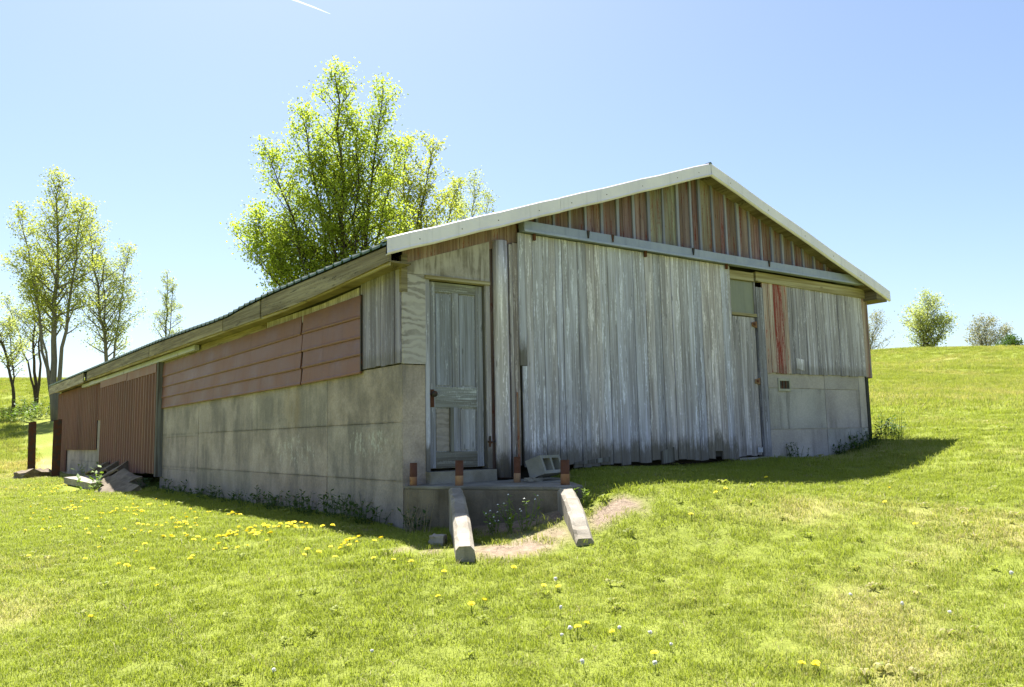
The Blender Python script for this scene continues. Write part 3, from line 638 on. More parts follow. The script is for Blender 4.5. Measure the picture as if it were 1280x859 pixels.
def wing(p0, p1, w, z0, z1):
    p0, p1 = np.array(p0), np.array(p1); d = (p1-p0)/np.linalg.norm(p1-p0); e = np.array([-d[1], d[0]]); V = []; n = 18
    for i in range(n+1):
        t = i/n; c = p0+(p1-p0)*t-(d*.04 if i == 0 else 0); zt = .262 if i == 0 else z0+(z1-z0)*(t**1.6)+jit(.007); wd = w/2*(1+.12*t)
        for sgn, zz, ins in ((-1, -.75, 0), (-1, zt-.02-abs(jit(.02)), 0), (-1, zt, .018+abs(jit(.016))), (1, zt, .018+abs(jit(.016))), (1, zt-.02-abs(jit(.02)), 0), (1, -.75, 0)):
            p = c+e*sgn*(wd-ins)+jit(.005); V.append((p[0], p[1], zz))
    F = []; m = 6
    for i in range(n):
        for k in range(m): F.append((i*m+k, i*m+(k+1) % m, (i+1)*m+(k+1) % m, (i+1)*m+k))
    F.append(tuple(reversed(range(m)))); F.append(tuple(range(n*m, n*m+m)))
    o = mk('side_wall', V, F, M_CONC_S, stoop, color=(1.05, 1.02, .98))
    bm = bmesh.new(); bm.from_mesh(o.data); bmesh.ops.recalc_face_normals(bm, faces=bm.faces); bm.to_mesh(o.data); bm.free()
WINGS = [((.21, -.72), (-.50, -2.08)), ((.86, -1.62), (.50, -2.33))]
for a_, b_ in WINGS: wing(a_, b_, .135, .274, -.095 if a_[0] < .5 else -.10)
def pipe(x, y, z, h, r, lab):
    o = empty('pipe_stub', (0, 0, 0)) if False else None
    V, F = [], []; n = 12; hs = h*random.uniform(.34, .44)
    for zz, rr in ((z-.03, r), (z+hs, r), (z+h, r), (z+h, r*.82), (z+h*.5, r*.82)):
        for k in range(n): V.append((x+rr*math.cos(2*math.pi*k/n)+ (zz-z)*.02, y+rr*math.sin(2*math.pi*k/n), zz))
    fm = []
    for i in range(4):
        for k in range(n): F.append((i*n+k, i*n+(k+1) % n, (i+1)*n+(k+1) % n, (i+1)*n+k)); fm.append(1 if i == 0 else 0)
    F.append(tuple(reversed(range(n)))); fm.append(1); F.append(tuple(4*n+k for k in range(n))); fm.append(0)
    mk('pipe_stub', V, F, None, stoop, True, mats=[M_RUST, M_RUSTP], fm=fm)
for p in ((.06, -.12, .23, .038), (.37, -.52, .25, .041), (1.05, -.56, .265, .036), (1.11, -1.30, .24, .045)): pipe(p[0], p[1], .27, p[2], p[3], '')

def cinder(name, loc, rot, label, cat='block', group=None, size=(.40, .20, .20), mat=None, holes=2):
    L, Dp, H = size; ws = .035; V, F = [], []
    xs = [-L/2, -L/2+ws]; cw = (L-ws*(holes+1))/holes
    for h in range(holes): xs += [xs[-1]+cw, xs[-1]+cw+ws]
    ys = [-Dp/2, -Dp/2+ws, Dp/2-ws, Dp/2]; grid = {}
    for k, zz in enumerate((0, H)):
        for i, xx in enumerate(xs):
            for j, yy in enumerate(ys): grid[i, j, k] = len(V); V.append((xx+jit(.004), yy+jit(.004), zz+jit(.004)))
    hole = lambda i, j: j == 1 and i % 2 == 1
    ni, nj = len(xs)-1, 3
    for i in range(ni):
        for j in range(nj):
            if hole(i, j): 
                continue
            F.append((grid[i,j,1], grid[i+1,j,1], grid[i+1,j+1,1], grid[i,j+1,1])); F.append((grid[i,j,0], grid[i,j+1,0], grid[i+1,j+1,0], grid[i+1,j,0]))
            for di, dj, e in ((-1, 0, ((i,j+1),(i,j))), (1, 0, ((i+1,j),(i+1,j+1))), (0, -1, ((i,j),(i+1,j))), (0, 1, ((i+1,j+1),(i,j+1)))):
                a, b = i+di, j+dj
                if a < 0 or b < 0 or a >= ni or b >= nj or hole(a, b):
                    p, q = e; F.append((grid[p+(0,)], grid[q+(0,)], grid[q+(1,)], grid[p+(1,)]))
    o = mk(name, V, F, mat or M_BLOCK, origin=(0, 0, 0)); o.location = loc; o.rotation_euler = rot; tag(o, label, cat, group); return o
cinder('cinder_block', (1.42, -.42, .385), (math.radians(72), math.radians(0), math.radians(22)), 'grey two-hole cinder block lying tilted on the stoop between rusty pipe stubs')
def chunk(name, loc, size, rot, label, cat, mat, seed, group=None, sub=2, am=.12):
    r = random.Random(seed); bm = bmesh.new(); bmesh.ops.create_cube(bm, size=1); bmesh.ops.subdivide_edges(bm, edges=bm.edges[:], cuts=sub, use_grid_fill=True)
    for v in bm.verts: v.co = Vector([v.co[i]*size[i]+r.uniform(-am, am)*min(size) for i in range(3)])
    bmesh.ops.translate(bm, verts=bm.verts[:], vec=(0, 0, -min(v.co.z for v in bm.verts)))
    bm.verts.index_update(); V = [tuple(v.co) for v in bm.verts]; F = [[v.index for v in f.verts] for f in bm.faces]; bm.free()
    o = mk(name, V, F, mat, origin=(0, 0, 0)); o.location = loc; o.rotation_euler = rot; tag(o, label, cat, group); return o
chunk('concrete_chip', (1.22, -.62, .268), (.22, .10, .04), (0, .05, .4), 'flat broken concrete chip lying on the stoop before the cinder block', 'rubble', M_CONC_S, 4)
chunk('stone', (-.42, -1.5, float(gz(-.42, -1.5))-.02), (.16, .12, .08), (0, 0, .8), 'pale loose stone in the dirt beside the left stoop wall', 'stone', M_CONC_S, 9)

# rubble by the red door
def on_l(s, o): p = LF(s, o, 0); return p[0], p[1], float(gz(p[0], p[1]))
x, y, z = ground_hit(124, 606); SLAB = (x, y); chunk('concrete_slab', (x, y, z+.0), (.9, 2.6, .14), (.02, -.05, .1), 'pale flat concrete slab on the grass in front of the red sliding door', 'slab', M_CONC_S, 12, sub=3, am=.05)
for i, (s, o, a, lab) in enumerate(((14.3, .42, .5, 'farthest broken cinder block in the row leaning under the red sliding door'), (13.3, .40, .55, 'second broken cinder block in the row leaning under the red sliding door'), (12.2, .42, .6, 'third cinder block in the row leaning under the red sliding door'))):
    x, y, z = on_l(s, o); cinder('broken_block', (x, y, z+.10), (math.radians(60), math.radians(8+i*6), math.radians(100+i*8)), lab, 'block', 'broken blocks leaning below the red door', (.75, .30, .35), M_CONC_F)
x, y, z = on_l(10.75, .42); chunk('concrete_slab', (x, y, z-.05), (.55, 1.1, .26), (.12, -.45, .1), 'thick dark broken concrete slab propped below the red sliding door', 'slab', M_CONC_F, 13, sub=3, am=.1)
x, y, z = on_l(10.1, .70); chunk('concrete_slab', (x, y, z-.05), (.55, 1.1, .10), (.1, -.5, .2), 'thin tilted concrete slab leaning on the rubble by the dark guide post', 'slab', M_CONC_F, 14, sub=3, am=.08)
# steel posts
def steel_post(s, o, h, lab, lean):
    x, y, z = on_l(s, o); w, fl, th = .20, .16, .022; pf = [(-w/2,-fl/2),(w/2,-fl/2),(w/2,-fl/2+th),(th/2,-fl/2+th),(th/2,fl/2-th),(w/2,fl/2-th),(w/2,fl/2),(-w/2,fl/2),(-w/2,fl/2-th),(-th/2,fl/2-th),(-th/2,-fl/2+th),(-w/2,-fl/2+th)]
    n = len(pf); V = [(x+a, y+b, z-.15) for a, b in pf]+[(x+a+lean*h, y+b, z+h+(.02 if a > 0 else 0)) for a, b in pf]
    F = [(i, (i+1) % n, n+(i+1) % n, n+i) for i in range(n)]+[(n+0,n+1,n+2,n+3,n+10,n+11), (n+3,n+4,n+9,n+10), (n+4,n+5,n+6,n+7,n+8,n+9)]
    tag(mk('steel_post', V, F, M_STEELPOST), lab, 'post', 'rusty posts at the barn corner')
steel_post(20.9, .95, 1.66, 'rusty dark steel post farther from the red barn siding', -.02); steel_post(18.6, .62, 1.62, 'rusty dark steel post close against the red barn siding', 0)
p = ground_hit(40, 599); chunk('rock', (p[0], p[1], p[2]-.05), (.8, .5, .25), (0, 0, .5), 'low brown rock in the grass beside the rusty posts', 'rock', M_CONC_F, 31, am=.25)

# ------------------------------------------------------------------ trees
def tree(name, label, px, d, stems, leafmat, leaves, lsize, barkmat=M_BARK, trunk_r=.22, group=None, sigma=.32, base_y=None, sub=5, sparse=1.0, blen=1.0, seed=1):
    R = random.Random(seed); nr = np.random.default_rng(seed)
    b = at_px(px, 545, d); b[2] = float(gz(b[0], b[1])); root = empty(name, tuple(b)); tag(root, label, 'tree', group)
    V, F = [], []; tips = []
    mpp = d/FPX
    for (tx, ty, bl, t0, r0, bend, nb) in stems:
        tip = at_px(tx, ty, d); tip = tip + np.array([FW[0], FW[1], 0])*R.uniform(-1.2, 1.2)*(1 if len(stems) > 1 else .1)
        n = 12; P = []; H = tip-b
        perp = np.array([RT[0], RT[1], 0])*bend*np.linalg.norm(H)
        wob = [R.uniform(-.05, .05)*bl for _ in range(2*n+2)]
        for i in range(n+1):
            t = i/n; side = np.array([H[0], H[1], 0])*(t**1.5) + perp*math.sin(math.pi*t)*(1-t); p = b + side + np.array([wob[2*i]*min(1, 3*t), wob[2*i+1]*min(1, 3*t), H[2]*t - (0.3 if i == 0 else 0)]); P.append(p)
        P = np.array(P); rad = [r0*(1-.93*(i/n)**.85) + .008 for i in range(n+1)]
        tube(V, F, P, rad, 7)
        for k in range(nb):
            t = t0+(1-t0)*((k+R.random())/nb)*.98; f = t*n; i0 = min(int(f), n-1); p = P[i0]+(P[i0+1]-P[i0])*(f-i0)
            az = k*2.399+R.uniform(-.5, .5); el = math.radians(R.uniform(18, 50)+18*t)
            prof = (1-((t-t0)/(1-t0))**1.6*.72)*(.55+.45*min(1, (t-t0)/(1-t0)*4))
            L = bl*prof*R.uniform(.7, 1.2); dr = np.array([math.cos(az)*math.cos(el), math.sin(az)*math.cos(el), math.sin(el)])
            Q = [p]; m = 5; dd = dr.copy()
            for j in range(m): dd = dd + np.array([R.uniform(-.14, .14), R.uniform(-.14, .14), R.uniform(-.05, .14)]); dd /= np.linalg.norm(dd); Q.append(Q[-1]+dd*L/m)
            r1 = max(.010, rad[i0]*.42); tube(V, F, Q, [r1*(1-.85*j/m)+.004 for j in range(m+1)], 4, False)
            ns = max(3, int(sub*L/bl+1.5))
            for s in range(ns):
                u = .3+.7*(s+R.random()*.8)/ns; g = min(int(u*m), m-1); q = Q[g]+(Q[g+1]-Q[g])*(u*m-g)
                a2 = R.uniform(0, 6.28); sd = dr*.5 + np.array([math.cos(a2), math.sin(a2), R.uniform(-.1, .75)])*.75; sd /= np.linalg.norm(sd); Ls = L*R.uniform(.22, .45)*(1.2-.5*u)
                q1 = q+sd*Ls*.55+np.array([0, 0, R.uniform(-.03, .06)*Ls]); q2 = q+sd*Ls+np.array([0, 0, R.uniform(0, .12)*Ls])
                tube(V, F, [q, q1, q2], [r1*.35+.004, r1*.2+.003, .003], 3, False); tips.append((q1, Ls*.5)); tips.append((q2, Ls*.5))
            tips.append((Q[-1], L*.15))
        tips.append((P[-1], .2*bl))
    mk('trunk', V, F, barkmat, root, True)
    T = np.array([t[0] for t in tips]); sg = np.array([min(max(t[1]*.6, sigma*.45), sigma) for t in tips]); wt = nr.random(len(T))**1.4+.06; wt /= wt.sum()
    idx = nr.choice(len(T), leaves, p=wt); c = T[idx]+nr.normal(size=(leaves, 3))*sg[idx, None]*np.array([1, 1, .8])
    nrm = nr.normal(size=(leaves, 3)); nrm[:, 2] = np.abs(nrm[:, 2])+.3; nrm /= np.linalg.norm(nrm, axis=1)[:, None]
    a = np.cross(nrm, nr.normal(size=(leaves, 3))); a /= np.linalg.norm(a, axis=1)[:, None]; e = np.cross(nrm, a)
    s = lsize*nr.uniform(.6, 1.3, leaves)[:, None]
    q = np.stack([c-a*s*.5, c-e*s*.33+nrm*s*.08, c+a*s*.55, c+e*s*.33+nrm*s*.08], 1).reshape(-1, 3)
    fs = np.arange(leaves*4).reshape(-1, 4)
    mk('crown', q, fs.tolist(), leafmat, root); return root
# (tip x, tip y, branch length m, where branches start, stem radius, bend, branches)
tree('maple_tree', 'tall bright green maple with several stems rising behind the barn roof', 432, 36,
     [(426, 99, 2.6, .30, .21, .00, 54), (480, 111, 2.3, .34, .16, .02, 42), (375, 137, 2.4, .32, .14, -.02, 40), (340, 197, 2.6, .34, .13, -.03, 34), (316, 275, 2.6, .40, .11, -.03, 30), (452, 160, 2.4, .35, .13, .03, 28), (500, 170, 1.9, .42, .11, .03, 22), (350, 295, 2.4, .4, .10, -.02, 24), (402, 200, 2.6, .35, .12, -.01, 28), (298, 296, 2.4, .5, .09, -.03, 26), (330, 330, 2.2, .5, .09, -.02, 20)], M_LEAF, 60000, .118, seed=3, sigma=.5)
tree('pale_tree', 'yellow green thinly leaved tree beside the tall maple behind the barn', 500, 41,
     [(508, 180, 2.4, .4, .14, 0, 30), (546, 186, 2.3, .4, .12, .02, 28), (474, 215, 2.0, .4, .10, -.01, 18), (576, 226, 2.2, .45, .10, .03, 22), (530, 235, 2.2, .4, .10, .03, 18)], M_LEAFY, 15000, .13, seed=5, sigma=.44)
tree('bare_tree', 'grey green budding tree just showing above the white roof trim', 590, 58,
     [(592, 228, 2.3, .45, .14, 0, 24), (612, 240, 2.0, .5, .10, .02, 18), (566, 232, 2.2, .5, .10, -.02, 18)], M_LEAFP, 7000, .13, barkmat=M_BARKG, seed=8, sigma=.5)
tree('field_tree', 'tallest forked tree on the grassy bank beyond the far barn end', 68, 42,
     [(74, 222, 2.4, .34, .20, -.03, 44), (98, 250, 2.0, .38, .13, .01, 28), (12, 262, 1.9, .44, .10, -.05, 24), (40, 320, 1.7, .5, .08, -.03, 14)], M_LEAFY, 17000, .11, seed=12, sigma=.42, barkmat=M_BARKG)
tree('field_tree', 'slim conical tree with sparse pale leaves beside the forked tree', 132, 46,
     [(118, 276, 2.4, .28, .14, .01, 48), (150, 305, 1.8, .35, .08, .02, 22), (128, 330, 2.1, .32, .1, 0, 18)], M_LEAFP, 12000, .105, seed=14, sigma=.42, barkmat=M_BARKG)
tree('field_tree', 'small slender young tree standing alone behind the long barn roof', 204, 58,
     [(202, 338, 1.5, .2, .10, 0, 34), (212, 352, 1.1, .35, .06, .01, 14)], M_LEAFP, 4500, .10, seed=15, sigma=.28)
tree('field_tree', 'thin crooked tree with few leaves left of the forked tree', 44, 50,
     [(36, 340, 1.9, .35, .11, -.02, 24), (60, 350, 1.5, .4, .09, .02, 18), (14, 378, 1.6, .4, .08, -.04, 16)], M_LEAFP, 4500, .11, seed=17, sigma=.36)
tree('field_tree', 'bent low bare tree at the edge of the grassy bank', 14, 44,
     [(-12, 372, 1.7, .35, .10, .06, 22), (8, 400, 1.2, .4, .06, .03, 12)], M_LEAFP, 2600, .11, seed=18, sigma=.34)
tree('hilltop_tree', 'round yellow green tree on the hilltop beyond the lawn', 1166, 118,
     [(1166, 374, 4.6, .22, .28, 0, 44), (1146, 398, 3.4, .25, .2, -.02, 26), (1186, 400, 3.4, .25, .2, .02, 26)], M_LEAFP, 9000, .24, seed=20, sigma=.95)
tree('hilltop_tree', 'grey leafless tree on the hilltop half hidden by the barn corner', 1092, 125,
     [(1095, 397, 4.2, .2, .2, 0, 40), (1084, 402, 3.4, .25, .14, -.02, 20)], M_LEAFG, 2300, .22, barkmat=M_BARKG, seed=21, sigma=.7)
tree('hilltop_tree', 'wide grey bare tree on the hilltop near a dark shrub', 1240, 122,
     [(1240, 402, 4.4, .2, .22, 0, 40), (1226, 412, 3.2, .25, .16, -.02, 22), (1256, 414, 3.2, .25, .14, .02, 20)], M_LEAFG, 3800, .24, barkmat=M_BARKG, seed=22, sigma=.7)
tree('hilltop_shrub', 'low dark green shrub on the hilltop beside the wide bare tree', 1270, 116,
     [(1270, 422, 2.4, .1, .12, 0, 24), (1262, 428, 1.8, .1, .1, -.02, 14), (1280, 427, 1.8, .1, .1, .02, 14)], M_WEED, 2400, .26, seed=23, sigma=.6)

# ------------------------------------------------------------------ weeds, dandelions
def weed(name, x, y, h, n, spread, mat, label, seed, lsz=.05, group=None, flowers=False, cat='weed', leafy=1.0):
    R = random.Random(seed); z = float(gz(x, y)); V, F, fm = [], [], []
    for i in range(n):
        a = R.uniform(0, 6.28); rr = spread*math.sqrt(R.random()); hx = h*R.uniform(.5, 1.1); bx, by = x+rr*math.cos(a), y+rr*math.sin(a); bz = z-.02
        tx, ty = bx+R.uniform(-.35, .35)*hx+.3*rr*math.cos(a), by+R.uniform(-.35, .35)*hx+.3*rr*math.sin(a)
        P = [np.array([bx, by, bz]), np.array([(bx+tx)/2+R.uniform(-.02, .02), (by+ty)/2, bz+hx*.55]), np.array([tx, ty, bz+hx])]
        k0 = len(F); tube(V, F, P, [.004, .003, .0018], 3, False); fm += [0]*(len(F)-k0)
        for q in range(int(7*leafy)):
            t = R.uniform(.1, 1); p = P[0]+(P[1]-P[0])*min(1, 2*t) if t < .5 else P[1]+(P[2]-P[1])*(2*t-1); an = R.uniform(0, 6.28); s = lsz*R.uniform(.6, 1.3); up = R.uniform(-.2, .8)
            d = np.array([math.cos(an), math.sin(an), up]); sd = np.array([-math.sin(an), math.cos(an), R.uniform(-.3, .3)])
            b = len(V); V += [tuple(p), tuple(p+d*s*.5+sd*s*.25), tuple(p+d*s), tuple(p+d*s*.5-sd*s*.25)]; F.append((b, b+1, b+2, b+3)); fm.append(0)
        if flowers and R.random() < .8:
            p = P[2]; b = len(V); s = .012; V += [tuple(p+np.array([s, 0, 0])), tuple(p+np.array([0, s, .004])), tuple(p+np.array([-s, 0, 0])), tuple(p+np.array([0, -s, .004])), tuple(p+np.array([0, 0, s]))]
            F += [(b, b+1, b+4), (b+1, b+2, b+4), (b+2, b+3, b+4), (b+3, b, b+4)]; fm += [1]*4
    tag(mk(name, V, F, None, mats=[mat, M_WHITE], fm=fm, origin=(x, y, z)), label, cat, group)
sp = [(.45, .10, .22), (.8, .16, .3), (1.25, .14, .28), (1.7, .2, .26), (2.2, .18, .30), (2.8, .2, .24), (3.4, .16, .22), (4.1, .16, .26), (4.9, .2, .2), (5.8, .18, .24), (6.7, .2, .2), (7.7, .2, .22), (8.8, .22, .24), (9.9, .3, .25)]
for i, (s, o, h) in enumerate(sp):
    p = LF(s, o, 0); weed('wall_weed', p[0], p[1], h, 16, .16, M_WEED, 'dark green weed clump at the foot of the long concrete wall', 60+i, .06, 'weeds along the long concrete wall')
for i, (x, y, h) in enumerate(((7.55, -.16, .22), (7.9, -.18, .30), (8.25, -.2, .30), (8.55, -.3, .34), (8.85, -.1, .38))):
    weed('wall_weed', x, y, h, 18, .18, M_WEED, 'dark weed clump at the foot of the gable concrete wall', 80+i, .06, 'weeds at the uphill barn corner')
weed('wall_weed', 6.3, -.14, .24, 12, .16, M_WEED, 'grassy weed tuft below the vent block', 91, .05)
pt = lambda a, b: A+E*a+Nn*b
p = pt(1.42, .40); weed('flowering_weed', p[0], p[1], .30, 16, .15, M_WEEDL, 'bright green weed with tiny white flowers inside the stoop by its right wall', 92, .05, None, True)
p = pt(1.22, .42); weed('flowering_weed', p[0], p[1], .22, 10, .12, M_WEEDL, 'bright green weed with tiny white flowers in the middle of the stoop', 93, .05, None, True)
p = pt(.26, .28); weed('dead_weed', p[0], p[1], .30, 16, .16, M_STRAW, 'tangle of dry brown stalks beside the left stoop wall', 94, .02, None, False, 'weed', .4)
p = pt(.12, .12); weed('wall_weed', p[0], p[1], .24, 14, .14, M_WEED, 'dark grass clump against the stoop face under the pier', 95, .06)
p = pt(1.90, .04); weed('tall_weed', p[0], p[1], .24, 5, .05, M_WEEDL, 'tall light green weed beside the last pipe stub of the stoop', 96, .05)
x, y, z = on_l(11.0, 1.0); weed('leafy_weed', x, y, .5, 10, .2, M_WEEDL, 'pale leafy weed growing by the rubble at the red door', 97, .12)
x, y, z = on_l(15.2, .3); weed('leafy_weed', x, y, .5, 14, .2, M_WEEDL, 'green leafy weed against the small concrete wall beside the red door', 98, .1)
for i, (px, d, h, n) in enumerate(((22, 42, .9, 36), (46, 44, 1.1, 40))):
    b = at_px(px, 545, d); weed('bank_bush', b[0], b[1], h, n, .95, (M_WEED if i % 2 else M_WEEDL), ('loose light green bush under the bent low tree on the bank', 'green bush coloured dark as shade under the thin crooked tree on the bank', 'light green bush at the foot of the forked tree')[i], 110+i, .16, 'bushes on the bank', False, 'bush', 2.2)  # second bush takes the darker leaf colour to paint in the shade there

def dandelion_mesh(kind):
    V, F, fm = [], [], []; R = random.Random(5+kind)
    h = .05 if kind == 0 else .085
    tube(V, F, [(0, 0, -.02), (.004, .002, h*.5), (.008, 0, h)], [.003, .0025, .0025], 4, False); fm += [0]*len(F)
    if kind == 0:
        for ring, (n, r0, r1, z0, z1) in enumerate(((12, .004, .023, 0, .006), (10, .003, .018, .004, .013), (7, .001, .011, .008, .016))):
            for k in range(n):
                a = 6.283*(k+.5*ring)/n; w = .42; b = len(V)
                V += [(.008+r0*math.cos(a), r0*math.sin(a), h+z0), (.008+r1*math.cos(a-w*.5), r1*math.sin(a-w*.5), h+z1), (.008+r1*1.06*math.cos(a), r1*1.06*math.sin(a), h+z1), (.008+r1*math.cos(a+w*.5), r1*math.sin(a+w*.5), h+z1)]
                F.append((b, b+1, b+2, b+3)); fm.append(1)
        b = len(V); n = 8; V += [(.008, 0, h+.012)]+[(.008+.014*math.cos(6.283*k/n), .014*math.sin(6.283*k/n), h+.005) for k in range(n)]
        for k in range(n): F.append((b, b+1+k, b+1+(k+1) % n)); fm.append(1)
    else:
        c = np.array([.008, 0, h+.012])
        for k in range(60):
            d = np.array([R.gauss(0, 1) for _ in range(3)]); d /= np.linalg.norm(d); e = np.cross(d, [R.gauss(0, 1) for _ in range(3)]); e /= np.linalg.norm(e); f = np.cross(d, e); r = R.uniform(.015, .022); s = .005; b = len(V)
            V += [tuple(c+d*r+e*s), tuple(c+d*r+f*s), tuple(c+d*r-e*s), tuple(c+d*r-f*s), tuple(c)]; F += [(b, b+1, b+2, b+3), (b, b+2, b+4)]; fm += [1, 1]
    me = bpy.data.meshes.new('dandelion' if kind == 0 else 'dandelion_seed_head'); me.from_pydata(V, [], F); me.materials.append(M_WEEDL); me.materials.append(M_YELLOW if kind == 0 else M_WHITE); me.polygons.foreach_set('material_index', fm); me.update(); return me
D0, D1 = dandelion_mesh(0), dandelion_mesh(1)
def dand(x, y, kind, label, group, s):
    o = bpy.data.objects.new('dandelion' if kind == 0 else 'dandelion_seed_head', D0 if kind == 0 else D1); COL.objects.link(o)
    o.location = (x, y, float(gz(x, y))); o.scale = (s, s, s*random.uniform(.7, 1.25)); o.rotation_euler = (random.uniform(-.35, .1), random.uniform(-.3, .3), random.uniform(0, 6.28)); tag(o, label, 'flower', group)
band = []
while len(band) < 215:
    s = random.choice([random.uniform(-1.3, 2.2), random.uniform(-.8, 3.5), random.uniform(-1, 3), random.uniform(0, 7), random.uniform(3, 16)]); o = .78+abs(random.gauss(0, .62))+(.0 if s < 4 else random.uniform(0, .6))
    p = LF(s, o, 0)
    if fbm(np.array([p[0]*1.6]), np.array([p[1]*1.6]), 99)[0] > .47 and not (p[1] < -.9 and p[0] > -.55): band.append(p)
for p in band: dand(p[0], p[1], 0, 'yellow dandelion in the strip along the long concrete wall', 'dandelions along the concrete wall', random.uniform(.7, 1.1))
for px, py in [(30,668),(72,665),(54,667),(124,690),(150,713),(163,716),(190,721),(197,737),(112,782),(160,714),(105,703),(36,700),(58,640),(8,615),(20,612),(680,738),(700,739),(548,754),(590,767),(602,760),(555,722),(516,711),(490,705),(768,799),(722,798),(1003,841),(1022,842),(1015,845),(1108,634),(1112,614),(1145,662),(898,622),(960,602),(905,617),(730,790),(820,826),(865,650),(640,718),(470,705),(420,702),(380,700)]:
    x, y, z = ground_hit(px, py); dand(x, y, 0, 'yellow dandelion scattered over the open lawn', 'dandelions scattered on the lawn', random.uniform(.75, 1.05))
for px, py in [(343,853),(464,826),(700,772),(703,803),(712,799),(733,845),(778,797),(813,805),(820,843),(838,817),(697,738),(1130,768),(1188,774),(1265,730),(1060,752),(620,660)]:
    x, y, z = ground_hit(px, py); dand(x, y, 1, 'white dandelion seed head standing in the lawn', 'dandelion seed heads on the lawn', random.uniform(.5, .75))

# ------------------------------------------------------------------ grass (uncountable): tufts on points
def tuft(name, n, r, h0, h1, w, mat, seed, lean=.5):
    R = random.Random(seed); V, F = [], []
    for i in range(n):
        a = R.uniform(0, 6.28); q = r*math.sqrt(R.random()); x, y = q*math.cos(a), q*math.sin(a); h = R.uniform(h0, h1); b = R.uniform(0, 6.28); ln = lean*h*R.uniform(.2, 1.3); lx, ly = math.cos(b)*ln, math.sin(b)*ln
        t = b+1.57+R.uniform(-.8, .8); wx, wy = math.cos(t)*w/2*R.uniform(.7, 1.3), math.sin(t)*w/2; k = len(V)
        V += [(x-wx, y-wy, -.01), (x+wx, y+wy, -.01), (x+lx*.4+wx*.8, y+ly*.4+wy*.8, h*.6), (x+lx*.4-wx*.8, y+ly*.4-wy*.8, h*.6), (x+lx, y+ly, h)]
        F += [(k, k+1, k+2, k+3), (k+3, k+2, k+4)]
    me = bpy.data.meshes.new(name); me.from_pydata(V, [], F); me.materials.append(mat); me.update(); return bpy.data.objects.new(name, me)
gcol = bpy.data.collections.new('grass_tufts')
protos = [tuft('grass_tuft_a', 50, .09, .010, .028, .0034, M_GRASS, 1, 1.3), tuft('grass_tuft_b', 50, .09, .012, .034, .0034, M_GRASS, 2, 1.1), tuft('grass_tuft_c', 46, .10, .010, .027, .0038, M_GRASS, 3, 1.5),
          tuft('grass_tuft_d', 46, .22, .05, .14, .009, M_GRASS2, 4, .8), tuft('grass_tuft_e', 46, .24, .06, .17, .009, M_GRASS2, 5, .7)]
def rosette(name, n, r0, mat, seed):
    R = random.Random(seed); V, F = [], []
    for i in range(n):
        a = 6.283*i/n+R.uniform(-.3, .3); l = r0*R.uniform(.6, 1.2); w = l*R.uniform(.12, .2); k = len(V); ca, sa = math.cos(a), math.sin(a)
        for t, ww, z in ((.05, .4, .012), (.4, .9, .03), (.75, 1.0, .034), (1.0, .1, .022)):
            V += [(ca*l*t-sa*w*ww, sa*l*t+ca*w*ww, z), (ca*l*t+sa*w*ww, sa*l*t-ca*w*ww, z+R.uniform(-.004, .006))]
        for q in range(3): F.append((k+2*q, k+2*q+1, k+2*q+3, k+2*q+2))
    me = bpy.data.meshes.new(name); me.from_pydata(V, [], F); me.materials.append(mat); me.update(); return bpy.data.objects.new(name, me)
protos += [rosette('grass_tuft_f', 8, .045, M_GRASS, 31), tuft('grass_tuft_g', 16, .12, .01, .03, .003, M_STRAW, 32, 2.5), tuft('grass_tuft_h', 30, .06, .03, .06, .004, M_GRASS, 33, .7)]
for o in protos: gcol.objects.link(o)
pts = []
th0, th1 = YAW-.74, YAW+.70
def ring(r0, r1, dens):
    n = int(dens*(th1-th0)*(r1*r1-r0*r0)/2); r = np.sqrt(rng.uniform(r0*r0, r1*r1, n)); th = rng.uniform(th0, th1, n)
    return CAM[0]+r*np.sin(th), CAM[1]+r*np.cos(th), r
def inside_barn(x, y):
    sL = y; return (y > -.01) & (x > KS*y-.01) & (x < W+.0) & (y < LEN)
def inside_stoop(x, y):
    dx, dy = x-A[0], y-A[1]; a, b = dx*E[0]+dy*E[1], dx*Nn[0]+dy*Nn[1]
    m = (b < .03) & (a > -.05) & (b > -1.6) & (x < 1.15+(y+1.55)*.555+.03) & (y < .1)
    for p0, p1 in WINGS:
        p0, p1 = np.array(p0), np.array(p1); d = (p1-p0); L = np.linalg.norm(d); d = d/L; u = (x-p0[0])*d[0]+(y-p0[1])*d[1]; v = -(x-p0[0])*d[1]+(y-p0[1])*d[0]
        m = m | ((u > -.1) & (u < L+.02) & (np.abs(v) < .09))
    c0 = SLAB; m = m | ((np.abs(x-c0[0]) < .75) & (np.abs(y-c0[1]) < 1.6))
    return m
allp = []
